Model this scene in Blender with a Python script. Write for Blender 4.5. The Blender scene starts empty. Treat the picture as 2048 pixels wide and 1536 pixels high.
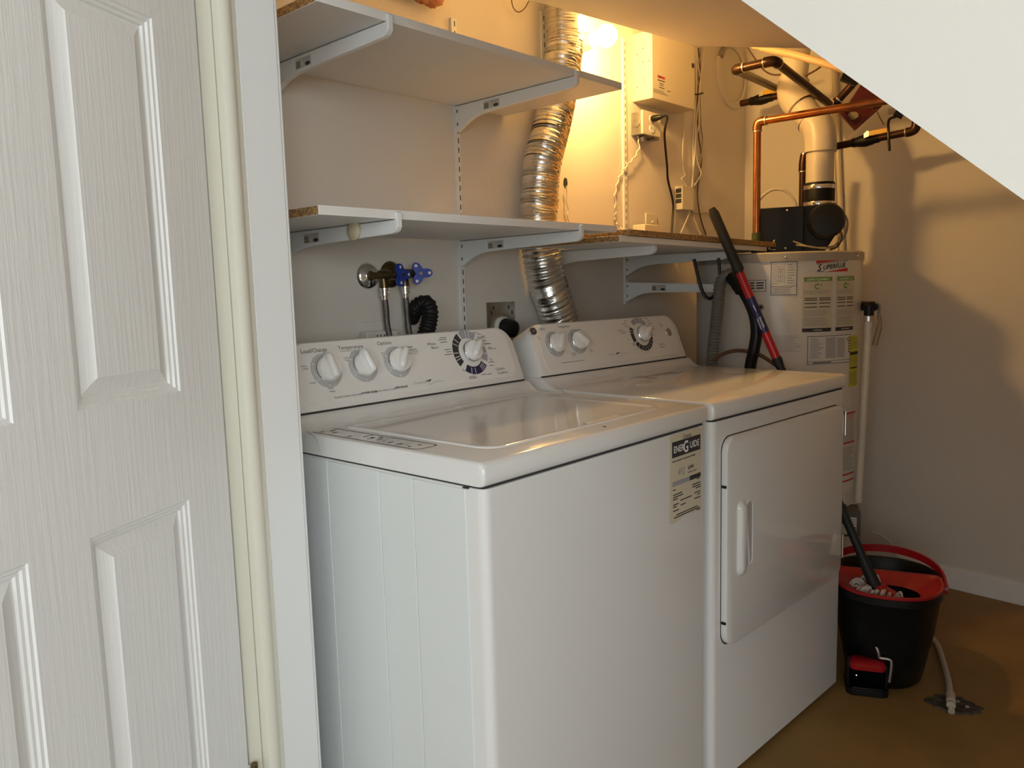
import bpy, bmesh, math, random
from mathutils import Vector, Matrix
random.seed(7)
SC = bpy.context.scene
COL = SC.collection

# ------------------------------------------------------------------ camera
F_PX = 1584.45
CAM = Vector((-0.8063, -1.504, 1.1473))
YAW, PITCH, ROLL = 0.7427, 0.1186, -0.0274
FWD = Vector((math.cos(YAW)*math.cos(PITCH), math.sin(YAW)*math.cos(PITCH), -math.sin(PITCH)))
_r = Vector((math.sin(YAW), -math.cos(YAW), 0)); _u = _r.cross(FWD)
RGT = math.cos(ROLL)*_r + math.sin(ROLL)*_u
UPV = -math.sin(ROLL)*_r + math.cos(ROLL)*_u
cd = bpy.data.cameras.new('camera'); cam = bpy.data.objects.new('camera', cd); COL.objects.link(cam)
cd.sensor_fit = 'HORIZONTAL'; cd.sensor_width = 36.0; cd.lens = F_PX/2048*36.0
cd.clip_start = 0.02; cd.clip_end = 50
cam.matrix_world = Matrix((( RGT.x, UPV.x, -FWD.x, CAM.x), (RGT.y, UPV.y, -FWD.y, CAM.y), (RGT.z, UPV.z, -FWD.z, CAM.z), (0, 0, 0, 1)))
SC.camera = cam

# ------------------------------------------------------------------ colour, world, daylight
SC.view_settings.view_transform = 'Standard'; SC.view_settings.look = 'None'
SC.view_settings.gamma = 1.0; SC.view_settings.exposure = 0.0; SC.view_settings.use_curve_mapping = False
wd = bpy.data.worlds.new('world'); SC.world = wd; wd.use_nodes = True
wd.node_tree.nodes['Background'].inputs[0].default_value = (0.75, 0.87, 1.0, 1)
wd.node_tree.nodes['Background'].inputs[1].default_value = 0.5
def window_light(loc, n, watts):
    ld = bpy.data.lights.new('window_daylight', 'AREA'); ld.shape = 'RECTANGLE'; ld.size = 1.5; ld.size_y = 1.25
    ld.energy = watts; ld.color = (0.93, 0.985, 1.0)
    lo = bpy.data.objects.new('window_daylight', ld); COL.objects.link(lo)
    lo.location = loc; lo.rotation_euler = Vector(n).to_track_quat('Z', 'Y').to_euler()
window_light((-2.3, -4.04, 1.5), (0, -1, 0), 66)      # window in the wall behind the camera, shines along +Y
window_light((-3.04, -2.45, 1.5), (-1, 0, 0), 27)      # unseen second window, added to light the shelves from the left, shines along +X
BULB_STRENGTH = 470.0

# ------------------------------------------------------------------ measuring helpers (world points from known planes)
def ray(u, v): return FWD + RGT*((u-1024)/F_PX) - UPV*((v-768)/F_PX)
def on_y(u, v, y): d = ray(u, v); return CAM + d*((y-CAM.y)/d.y)
def on_x(u, v, x): d = ray(u, v); return CAM + d*((x-CAM.x)/d.x)
def on_z(u, v, z): d = ray(u, v); return CAM + d*((z-CAM.z)/d.z)
def at_d(u, v, dist): d = ray(u, v); return CAM + d*(dist/math.hypot(d.x, d.y))
RW0, RWS = 2.451, 0.09          # right wall: x = RW0 + RWS*y
def on_rw(u, v, off=0.0): d = ray(u, v); return CAM + d*((RW0-off+RWS*CAM.y-CAM.x)/(d.x-RWS*d.y))

# ------------------------------------------------------------------ materials
MATS = {}
def lin(c): return tuple((x/12.92 if x <= 0.04045 else ((x+0.055)/1.055)**2.4) for x in c)
def mat(name, col, rough=0.5, metal=0.0, bump=0.0, bscale=40.0, stretch=(1, 1, 1), var=0.0, vscale=4.0, col2=None, spec=0.5, coat=0.0, thr=None, emit=None):
    m = bpy.data.materials.new(name); m.use_nodes = True
    nt = m.node_tree; b = nt.nodes['Principled BSDF']
    b.inputs['Base Color'].default_value = (*col, 1); b.inputs['Roughness'].default_value = rough
    b.inputs['Metallic'].default_value = metal; b.inputs['Specular IOR Level'].default_value = spec
    b.inputs['Coat Weight'].default_value = coat
    if emit:
        b.inputs['Emission Color'].default_value = (*emit[0], 1); b.inputs['Emission Strength'].default_value = emit[1]
    tc = nt.nodes.new('ShaderNodeTexCoord'); mp = nt.nodes.new('ShaderNodeMapping')
    mp.inputs['Scale'].default_value = stretch
    nt.links.new(tc.outputs['Object'], mp.inputs['Vector'])
    if var or col2:
        n = nt.nodes.new('ShaderNodeTexNoise'); n.inputs['Scale'].default_value = vscale; n.inputs['Detail'].default_value = 5
        nt.links.new(mp.outputs['Vector'], n.inputs['Vector'])
        r = nt.nodes.new('ShaderNodeValToRGB')
        c2 = col2 if col2 else tuple(x*(1-var) for x in col)
        r.color_ramp.elements[0].color = (*c2, 1); r.color_ramp.elements[1].color = (*col, 1)
        lo, hi = thr if thr else (0.3, 0.7)
        r.color_ramp.elements[0].position = lo; r.color_ramp.elements[1].position = hi
        nt.links.new(n.outputs['Fac'], r.inputs['Fac']); nt.links.new(r.outputs['Color'], b.inputs['Base Color'])
    if bump:
        n2 = nt.nodes.new('ShaderNodeTexNoise'); n2.inputs['Scale'].default_value = bscale; n2.inputs['Detail'].default_value = 4
        nt.links.new(mp.outputs['Vector'], n2.inputs['Vector'])
        bp = nt.nodes.new('ShaderNodeBump'); bp.inputs['Strength'].default_value = bump; bp.inputs['Distance'].default_value = 0.004
        nt.links.new(n2.outputs['Fac'], bp.inputs['Height']); nt.links.new(bp.outputs['Normal'], b.inputs['Normal'])
    MATS[name] = m; return m
mat('wall_paint', (.73, .685, .62), .75, bump=.12, bscale=90, var=.05, vscale=2.0)
mat('ceiling_paint', (.72, .67, .61), .8, bump=.12, bscale=60, var=.04, vscale=3)
mat('bright_wall_paint', (.775, .745, .69), .8, bump=.05, bscale=120)
mat('floor_paint', (.29, .168, .05), .6, bump=.15, bscale=30, var=.25, vscale=5)
mat('floor_bounce', (.62, .60, .56), .5)  # pale tone invented for the unseen floor so it bounces daylight upward
mat('trim_paint', (.76, .77, .765), .5, bump=.05, bscale=60)
mat('cream_trim', (.73, .71, .61), .5, bump=.2, bscale=25, stretch=(1, 1, .3))
mat('door_paint', (.82, .82, .81), .42, bump=.22, bscale=170, stretch=(1, 1, .05))
mat('enamel', (.735, .73, .715), .10, coat=.2)
mat('enamel_side', (.71, .735, .735), .28)
mat('console_plastic', (.77, .765, .745), .3)
mat('knob_white', (.83, .83, .81), .25)
mat('knob_grey', (.47, .47, .47), .4)
mat('chrome', (.82, .82, .82), .1, 1)
mat('seam_dark', (.03, .03, .03), .7)
mat('print_dark', (.035, .035, .04), .6)
mat('print_grey', (.33, .33, .34), .6)
mat('print_navy', (.02, .022, .07), .5)
mat('print_silver', (.36, .37, .42), .5)
mat('print_white', (.85, .85, .85), .5)
mat('melamine', (.76, .75, .73), .4)
mat('chipboard', (.50, .31, .13), .8, bump=.5, bscale=300, col2=(.17, .085, .03), vscale=260, thr=(.38, .6))
mat('white_metal', (.77, .785, .78), .35)
mat('sticker_beige', (.55, .51, .45), .5)
mat('sticker_olive', (.22, .22, .16), .5)
mat('tape', (.55, .47, .32), .6, bump=.2)
mat('foil', (.80, .79, .76), .22, 1, bump=.25, bscale=120)
mat('panel_beige', (.66, .60, .47), .45)
mat('galvanised', (.42, .41, .38), .4, 1, var=.2, vscale=60)
mat('plate_ivory', (.70, .66, .54), .4)
mat('black_plastic', (.008, .008, .008), .38, spec=.3)
mat('black_metal', (.006, .006, .006), .45, spec=.25)
mat('rubber', (.008, .008, .008), .55, spec=.3)
mat('wire_white', (.70, .66, .58), .5)
mat('wire_grey', (.32, .27, .20), .5)
mat('wire_brown', (.12, .06, .03), .5)
mat('blue_handle', (.006, .035, .30), .3)
mat('brass_old', (.20, .145, .07), .35, 1, var=.4, vscale=90)
mat('steel_braid', (.17, .155, .14), .3, .85, bump=.4, bscale=500)
mat('tank_enamel', (.70, .665, .61), .25, bump=.1, bscale=150)
mat('tank_cap', (.40, .365, .30), .4, bump=.1, bscale=100)
mat('label_white', (.70, .68, .63), .4)
mat('label_cream', (.62, .56, .42), .45)
mat('label_green', (.15, .30, .04), .5)
mat('label_red', (.55, .03, .03), .5)
mat('label_yellow', (.62, .58, .02), .5)
mat('label_grey', (.40, .38, .35), .5)
mat('pvc', (.72, .65, .53), .35, var=.06, vscale=12)
mat('copper', (.62, .24, .09), .22, 1, var=.35, vscale=25)
mat('copper_dark', (.085, .04, .022), .33, .75, var=.45, vscale=20)
mat('solder', (.7, .66, .55), .3, 1)
mat('green_patina', (.05, .075, .03), .6, .3)
mat('yellow_vinyl', (.72, .40, .02), .35)
mat('red_plastic', (.36, .008, .012), .35)
mat('dark_red', (.10, .008, .006), .45)
mat('mop_red', (.42, .008, .015), .3)
mat('mop_grey', (.020, .022, .020), .5, spec=.3)
mat('mop_blue', (.012, .016, .09), .35)
mat('bucket_black', (.006, .0065, .007), .38, spec=.3)
mat('cotton', (.62, .57, .52), .9, bump=.5, bscale=300)
mat('cord_tan', (.50, .33, .18), .5)
mat('cable_cream', (.75, .52, .28), .4)
mat('hose_grey', (.22, .22, .20), .4, .3)
mat('tag_tan', (.35, .27, .15), .6)
mat('valve_box_grey', (.10, .085, .07), .5)
mat('debris', (.10, .078, .06), .9, bump=1.0, bscale=80, col2=(.03, .022, .016), vscale=60)
mat('tube_white', (.50, .45, .36), .4)
mat('insulation', (.32, .10, .05), .9, bump=1.0, bscale=60, col2=(.45, .22, .13), vscale=20)
mat('bulb_glass', (1, .9, .7), .3, emit=((1.0, .57, .17), BULB_STRENGTH))
mat('glass_window', (.9, .95, 1), .05)

# ------------------------------------------------------------------ mesh builder
def ident(u, v, w): return Vector((u, v, w))
def frame(o, ux, vx, wx=None):
    o, ux, vx = Vector(o), Vector(ux).normalized(), Vector(vx).normalized()
    wx = Vector(wx).normalized() if wx is not None else ux.cross(vx)
    return lambda u, v, w: o + ux*u + vx*v + wx*w
def rrect(u0, u1, v0, v1, r, n=6):
    if not isinstance(r, (list, tuple)): r = (r, r, r, r)      # bl, br, tr, tl
    P = []
    for (cu, cv, rr, a0) in ((u0+r[0], v0+r[0], r[0], 180), (u1-r[1], v0+r[1], r[1], 270), (u1-r[2], v1-r[2], r[2], 0), (u0+r[3], v1-r[3], r[3], 90)):
        for k in range(n+1):
            a = math.radians(a0+90*k/n); P.append((cu+rr*math.cos(a), cv+rr*math.sin(a)))
    return P
def circ(u, v, r, n=28, rv=None):
    rv = rv or r
    return [(u+r*math.cos(2*math.pi*k/n), v+rv*math.sin(2*math.pi*k/n)) for k in range(n)]
def spline(P, n=8):
    P = [Vector(p) for p in P]; out = []
    for i in range(len(P)-1):
        p0 = P[i-1] if i else P[0]*2-P[1]; p1, p2 = P[i], P[i+1]; p3 = P[i+2] if i+2 < len(P) else P[-1]*2-P[-2]
        for k in range(n):
            t = k/n
            out.append(.5*((2*p1)+(p2-p0)*t+(2*p0-5*p1+4*p2-p3)*t*t+(3*p1-p0-3*p2+p3)*t**3))
    out.append(P[-1]); return out
def resample(P, step):
    out = [P[0].copy()]; acc = 0.0
    for i in range(1, len(P)):
        a, b_ = P[i-1], P[i]; L = (b_-a).length
        while acc+L >= step:
            f = (step-acc)/L; a = a.lerp(b_, f); out.append(a.copy()); L = (b_-a).length; acc = 0.0
            if L < 1e-9: break
        acc += L
    return out
class MB:
    def __init__(s): s.V = []; s.F = []; s.M = []; s.mats = []; s.cur = 0
    def m(s, name):
        if name not in s.mats: s.mats.append(name)
        s.cur = s.mats.index(name); return s
    def add(s, V, F):
        k = len(s.V); s.V += [Vector(v) for v in V]
        for f in F: s.F.append([i+k for i in f]); s.M.append(s.cur)
        return s
    def box(s, u0, u1, v0, v1, w0, w1, mp=ident):
        V = [mp(u, v, w) for w in (w0, w1) for v in (v0, v1) for u in (u0, u1)]
        return s.add(V, [(0, 2, 3, 1), (4, 5, 7, 6), (0, 1, 5, 4), (2, 6, 7, 3), (0, 4, 6, 2), (1, 3, 7, 5)])
    def prism(s, poly, w0, w1, mp=ident):
        n = len(poly)
        V = [mp(u, v, w0) for u, v in poly]+[mp(u, v, w1) for u, v in poly]
        return s.add(V, [list(range(n))[::-1], list(range(n, 2*n))]+[(i, (i+1) % n, n+(i+1) % n, n+i) for i in range(n)])
    def loft(s, polys, mp=ident, caps=True):
        # polys: list of (poly, w)
        n = len(polys[0][0]); V = []; F = []
        for poly, w in polys: V += [mp(u, v, w) for u, v in poly]
        for k in range(len(polys)-1):
            for i in range(n): F.append((k*n+i, k*n+(i+1) % n, (k+1)*n+(i+1) % n, (k+1)*n+i))
        if caps: F.append(list(range(n))[::-1]); F.append(list(range((len(polys)-1)*n, len(polys)*n)))
        return s.add(V, F)
    def face(s, poly, w, mp=ident): return s.add([mp(u, v, w) for u, v in poly], [list(range(len(poly)))])
    def sheet(s, u0, u1, v0, v1, w, mp, n=8):
        V = []; F = []
        for i in range(n+1):
            u = u0+(u1-u0)*i/n; V += [mp(u, v0, w), mp(u, v1, w)]
        for i in range(n): F.append((2*i, 2*i+2, 2*i+3, 2*i+1))
        return s.add(V, F)
    def outline(s, u0, u1, v0, v1, t, w, mp, n=8):
        s.sheet(u0, u1, v0, v0+t, w, mp, n); s.sheet(u0, u1, v1-t, v1, w, mp, n)
        s.sheet(u0, u0+t, v0, v1, w, mp, 1); return s.sheet(u1-t, u1, v0, v1, w, mp, 1)
    def lines(s, u0, u1, v0, v1, n, w, mp, fill=.45, ragged=.25, nseg=3):
        h = (v1-v0)/n
        for i in range(n):
            v = v1-(i+1)*h+h*(1-fill)/2
            s.sheet(u0, u1-(u1-u0)*random.random()*ragged, v, v+h*fill, w, mp, nseg)
        return s
    def tube(s, P, r, n=10, caps=True, closed=False):
        P = [Vector(p) for p in P]; L = len(P)
        R = r if isinstance(r, (list, tuple)) else [r]*L
        T = []
        for i in range(L):
            a = P[(i-1) % L] if (closed or i) else P[0]; b = P[(i+1) % L] if (closed or i < L-1) else P[-1]
            T.append((b-a).normalized() if (b-a).length > 1e-9 else Vector((0, 0, 1)))
        t = T[0]; x = t.orthogonal().normalized(); V = []; F = []
        for i in range(L):
            ti = T[i]; x = (x-ti*x.dot(ti)).normalized(); y = ti.cross(x)
            V += [P[i]+(x*math.cos(2*math.pi*k/n)+y*math.sin(2*math.pi*k/n))*R[i] for k in range(n)]
        for i in range(L-1+(1 if closed else 0)):
            j = (i+1) % L
            F += [(i*n+k, i*n+(k+1) % n, j*n+(k+1) % n, j*n+k) for k in range(n)]
        if caps and not closed: F.append(list(range(n))[::-1]); F.append(list(range((L-1)*n, L*n)))
        return s.add(V, F)
    def lathe(s, prof, o, ax, n=24, caps=True):
        ax = Vector(ax).normalized(); o = Vector(o)
        x = ax.orthogonal().normalized(); y = ax.cross(x); V = []; F = []; L = len(prof)
        for r, h in prof: V += [o+ax*h+(x*math.cos(2*math.pi*k/n)+y*math.sin(2*math.pi*k/n))*max(r, 1e-5) for k in range(n)]
        for i in range(L-1): F += [(i*n+k, i*n+(k+1) % n, (i+1)*n+(k+1) % n, (i+1)*n+k) for k in range(n)]
        if caps: F.append(list(range(n))[::-1]); F.append(list(range((L-1)*n, L*n)))
        return s.add(V, F)
    def ball(s, c, r, n=16, sz=(1, 1, 1), jit=0):
        c = Vector(c); V = []; F = []; h = n//2
        for i in range(h+1):
            th = math.pi*i/h
            for k in range(n):
                ph = 2*math.pi*k/n; q = r*(1+jit*(random.random()-.5))
                V.append(c+Vector((q*sz[0]*max(math.sin(th), 1e-4)*math.cos(ph), q*sz[1]*max(math.sin(th), 1e-4)*math.sin(ph), q*sz[2]*math.cos(th))))
        for i in range(h): F += [(i*n+k, i*n+(k+1) % n, (i+1)*n+(k+1) % n, (i+1)*n+k) for k in range(n)]
        return s.add(V, F)
    def text(s, body, mp, u, v, size, w=.0004, align='LEFT', bold=0.0, shear=0.0, sx=1.0, rot=0.0):
        cu = bpy.data.curves.new('lettering', 'FONT'); cu.body = body; cu.size = size; cu.align_x = align
        cu.offset = bold*size; cu.shear = shear; cu.resolution_u = 3
        to = bpy.data.objects.new('lettering', cu); COL.objects.link(to)
        me = bpy.data.meshes.new_from_object(to.evaluated_get(bpy.context.evaluated_depsgraph_get()))
        c, sn = math.cos(rot), math.sin(rot)
        V = [mp(u+(p.co.x*c*sx-p.co.y*sn), v+(p.co.x*sx*sn+p.co.y*c), w) for p in me.vertices]
        F = [list(p.vertices) for p in me.polygons]
        bpy.data.objects.remove(to); bpy.data.curves.remove(cu); bpy.data.meshes.remove(me)
        return s.add(V, F)
    def build(s, name, parent=None, bevel=0.0, seg=2, angle=38, label=None):
        me = bpy.data.meshes.new(name)
        # keep meshes of top-level things near their own origin
        me.from_pydata([tuple(v) for v in s.V], [], s.F)
        for i, p in enumerate(me.polygons): p.material_index = s.M[i]
        for nme in s.mats: me.materials.append(MATS[nme])
        bm = bmesh.new(); bm.from_mesh(me); bmesh.ops.recalc_face_normals(bm, faces=bm.faces[:]); bm.to_mesh(me); bm.free()
        for p in me.polygons: p.use_smooth = True
        me.set_sharp_from_angle(angle=math.radians(angle))
        o = bpy.data.objects.new(name, me); COL.objects.link(o)
        if parent: o.parent = parent
        if bevel:
            b = o.modifiers.new('bevel', 'BEVEL'); b.width = bevel; b.segments = seg; b.limit_method = 'ANGLE'; b.angle_limit = math.radians(40); b.harden_normals = False
        if label: o['label'] = label
        return o
def thing(name, label, cat, loc=(0, 0, 0), rz=0.0, group=None):
    o = bpy.data.objects.new(name, None); COL.objects.link(o); o.empty_display_size = .05
    o.location = loc; o.rotation_euler = (0, 0, rz); o['label'] = label; o['category'] = cat
    if group: o['group'] = group
    return o
def tag(o, label, cat, group=None):
    o['label'] = label; o['category'] = cat
    if group: o['group'] = group
    return o
def struct(o, label=None):
    o['kind'] = 'structure'
    if label: o['label'] = label
    return o

# ================================================================== the setting
YB = 0.1                                                       # back wall
SL = lambda y: 1.366+0.877*(y+1.204)                           # underside of the stairs
b = MB().m('floor_paint').box(-.205, 2.75, -3.1, YB+.1, -.06, 0); struct(b.build('floor'), 'ochre brown painted floor')
b = MB().m('floor_bounce').box(-3.1, -.205, -4.0, 1.5, -.06, 0); struct(b.build('floor_hall'), 'unseen floor of the room in front, made pale to bounce daylight up')  # out of view; paleness is made up to brighten the shelf undersides
b = MB().m('wall_paint').box(-.2, 2.75, YB, YB+.1, 0, 2.6); struct(b.build('wall_back'), 'off-white back wall behind the machines')
b = MB().m('wall_paint')
y0, y1 = -3.3, YB+.1
b.prism([(RW0+RWS*y0, y0), (RW0+.14+RWS*y0, y0), (RW0+.14+RWS*y1, y1), (RW0+RWS*y1, y1)], 0, 2.6); struct(b.build('wall_right'), 'off-white end wall to the right of the heater')
b = MB().m('trim_paint')
mpw = frame((RW0, 0, 0), (RWS, 1, 0), (0, 0, 1), (-1, RWS, 0))
b.prism([(0, 0), (.016, 0), (.016, .012), (.012, .02), (.012, .066), (.007, .078), (0, .08)], 0, 3.3, lambda a, z, l: mpw(YB-.001-l, z, a))
struct(b.build('baseboard_right'), 'white moulded baseboard along the end wall')
b = MB().m('wall_paint').box(-.195, -.075, -.34, YB+.1, 0, 2.4); struct(b.build('wall_left'), 'wall end beside the washer')
b = MB().m('bright_wall_paint')
mpx = frame((-.205, 0, 0), (0, 1, 0), (0, 0, 1), (1, 0, 0))
b.prism([(-.34, SL(-.34)), (-.34, 2.42), (-3.0, 2.42), (-3.0, 0), (-1.204-1.366/.877, 0)], 0, .1, mpx)
struct(b.build('wall_front'), 'bright white wall with a slanted lower edge under the stairs')
b = MB().m('wall_paint').box(-.205, -.105, -.30, 1.5, 0, 2.42); struct(b.build('wall_hall'), 'wall behind the door')
b = MB().m('ceiling_paint').prism([(YB+.1, SL(YB+.1)), (-2.6, SL(-2.6)), (-2.6, SL(-2.6)+.1), (YB+.1, SL(YB+.1)+.1)], 0, 2.85, frame((-.1, 0, 0), (0, 1, 0), (0, 0, 1), (1, 0, 0)))
struct(b.build('ceiling'), 'sloping underside of the stairs')
b = MB().m('ceiling_paint')
SF = lambda x, y: 1.838+.0635*(x-.716)+.08*(y+.2)
poly = [(-.08, -.2), (1.503, -.2), (1.794, -.43), (2.04, -.625), (-.08, -.625)]
V = [(x, y, SF(x, y)) for x, y in poly]+[(x, y, SF(x, y)+.013) for x, y in poly]
b.add(V, [(4, 3, 2, 1, 0), (5, 6, 7, 8, 9)]+[(i, (i+1) % 5, 5+(i+1) % 5, 5+i) for i in range(5)])
struct(b.build('trim_1'), 'beige soffit board above the machines')
# room on the camera's side
b = MB().m('bright_wall_paint')
b.box(-3.1, -3.0, -4.0, -3.2, 0, 2.5).box(-3.1, -3.0, -1.7, 1.5, 0, 2.5).box(-3.1, -3.0, -3.2, -1.7, 0, .875).box(-3.1, -3.0, -3.2, -1.7, 2.125, 2.5); struct(b.build('wall_west'))
b = MB().m('trim_paint')
for (a0, a1, c0, c1) in ((-3.2, -3.15, .875, 2.125), (-1.75, -1.7, .875, 2.125), (-3.2, -1.7, .875, .925), (-3.2, -1.7, 2.075, 2.125), (-2.47, -2.43, .875, 2.125)): b.box(-3.03, -2.99, a0, a1, c0, c1)
struct(b.build('window_2'))  # unseen frame, added to go with the extra daylight from the left
b = MB().m('bright_wall_paint')
b.box(-3.1, -3.05, -4.1, -4.0, 0, 2.5).box(-1.55, -.1, -4.1, -4.0, 0, 2.5).box(-3.05, -1.55, -4.1, -4.0, 0, .875).box(-3.05, -1.55, -4.1, -4.0, 2.125, 2.5); struct(b.build('wall_near'))
b = MB().m('trim_paint')
for (a0, a1, c0, c1) in ((-3.05, -3.0, .875, 2.125), (-1.6, -1.55, .875, 2.125), (-3.05, -1.55, .875, .925), (-3.05, -1.55, 2.075, 2.125), (-2.32, -2.28, .875, 2.125)): b.box(a0, a1, -4.03, -3.99, c0, c1)
struct(b.build('window_1'))
b = MB().m('bright_wall_paint').box(-3.1, -.2, 1.5, 1.6, 0, 2.5); struct(b.build('wall_far'))
b = MB().m('ceiling_paint').box(-3.1, -.1, -4.0, 1.6, 2.42, 2.5); struct(b.build('trim_6'), 'ceiling of the room in front')
b = MB().m('wall_paint').box(-.1, 2.4, -3.1, -3.0, 0, 2.0); struct(b.build('wall_side'))

# --- jamb (all of it faces the camera along y = -.35)
YJ = -.35
b = MB().m('trim_paint').box(-.148, -.080, YJ, -.335, 0, 2.12).box(-.080, -.0745, YJ+.002, YB, 0, 2.12); struct(b.build('trim_2', bevel=.002), 'flat white jamb board beside the washer')
b = MB().m('cream_trim')
b.prism([(-.184, -.33), (-.184, YJ-.004), (-.181, YJ-.010), (-.174, YJ-.013), (-.166, YJ-.012), (-.160, YJ-.008), (-.157, YJ-.003), (-.149, YJ-.001), (-.149, -.33)], 0, 2.12); struct(b.build('trim_3'), 'rounded cream door stop moulding')
b = MB().m('cream_trim').box(-.209, -.185, YJ+.004, -.33, 0, 2.12); struct(b.build('trim_4', bevel=.002), 'white jamb rebate behind the hinge')

# --- panelled door, standing open towards the camera
az = math.radians(26.6)
DD = Vector((-math.cos(az), -math.sin(az), 0)); DN = Vector((math.sin(az), -math.cos(az), 0))
H = Vector((-.2125, -.353, .012))
dm = frame(H, DD, (0, 0, 1), DN)
door = MB().m('door_paint')
cols = [(.097, .281), (.37, .554)]; rows = [(.215, .846), (1.004, 1.513), (1.61, 1.88)]
us = [0.004, .097, .281, .37, .554, .651]; vs = [0, .215, .846, 1.004, 1.513, 1.61, 1.88, 2.0]
TH = .035
for i in range(0, 5, 2): door.box(us[i], us[i+1], 0, 2.0, -TH, 0, dm)
for (c0, c1) in cols:
    for i in range(0, 7, 2): door.box(c0, c1, vs[i], vs[i+1], -TH, 0, dm)
    for (r0, r1) in rows:
        prof = [(0, 0), (.002, -.0025), (.006, -.003), (.008, -.006), (.012, -.0065), (.014, -.0095), (.0165, -.0098), (.0335, -.0035), (.036, -.001), (.038, -.001)]
        polys = [([(c0+d, r0+d), (c1-d, r0+d), (c1-d, r1-d), (c0+d, r1-d)], w) for d, w in prof]
        door.loft(polys, dm, caps=False)
        door.face(polys[-1][0], polys[-1][1], dm)
        door.face([(c0, r0), (c1, r0), (c1, r1), (c0, r1)], -TH, dm)
do = door.build('door_1', angle=25); struct(do, 'white moulded panel door standing open at the left')
for hz in (.30, 1.72):
    hb = MB().m('brass_old').tube([H+DN*.006+DD*-.004+Vector((0, 0, hz)), H+DN*.006+DD*-.004+Vector((0, 0, hz+.075))], .0055, 12)
    hb.m('white_metal').box(.001, .018, hz, hz+.075, -.0005, .0012, dm)
    hb.build('hinge', do)

# ================================================================== washer and dryer
def control_frame(): return frame((0, .500, .922), (1, 0, 0), (0, .052, .131), (0, -.131, .052))
CF = control_frame()
def knob(parent, u, v, ang, r=.026, name='control_knob', wing=.030, skirt=.036):
    """grey skirt on the panel, chrome ring, white dial with a raised wing handle"""
    k = MB()
    k.m('knob_white').loft([(circ(u, v, r, 32), .008), (circ(u, v, r*.985, 32), .016), (circ(u, v, r*.93, 32), .019), (circ(u, v, r*.5, 32), .0205)], CF)
    c, s = math.cos(ang), math.sin(ang)
    def wm(a, bb, w): return CF(u+a*c-bb*s, v+a*s+bb*c, w)
    def wing_poly(L0, L1, hw): return [(-L0, -hw*.75), (-L0*.6, -hw), (L1*.45, -hw), (L1*.85, -hw*.6), (L1, 0), (L1*.85, hw*.6), (L1*.45, hw), (-L0*.6, hw), (-L0, hw*.75), (-L0*1.08, 0)]
    k.loft([(wing_poly(r*.86, wing, .0105), .015), (wing_poly(r*.84, wing*.98, .0085), .026), (wing_poly(r*.74, wing*.9, .006), .0315), (wing_poly(r*.55, wing*.7, .003), .033)], wm)
    ko = k.build(name, parent, angle=50)
    sk = MB().m('chrome').loft([(circ(u, v, r*1.07, 32), .002), (circ(u, v, r*1.06, 32), .007), (circ(u, v, r*1.0, 32), .009)], CF)
    if skirt:
        sk.m('knob_grey').loft([(circ(u, v-.001, skirt, 36), .0002), (circ(u, v-.001, skirt*.98, 36), .002)], CF)
        sk.m('print_white')
        for a in (150, 215, 265, 30): 
            a = math.radians(a); sk.tube([CF(u+skirt*.80*math.cos(a), v-.001+skirt*.80*math.sin(a), .0022), CF(u+skirt*.95*math.cos(a), v-.001+skirt*.95*math.sin(a), .0022)], .0007, 4)
    sk.build('skirt', ko)
    return ko
def arc_band(mb, u, v, r0, r1, a0, a1, w, n=14):
    A = [math.radians(a0+(a1-a0)*k/n) for k in range(n+1)]
    for k in range(n):
        mb.add([CF(u+r*math.cos(a), v+r*math.sin(a), w) for r, a in ((r0, A[k]), (r1, A[k]), (r1, A[k+1]), (r0, A[k+1]))], [(0, 1, 2, 3)])
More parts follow.
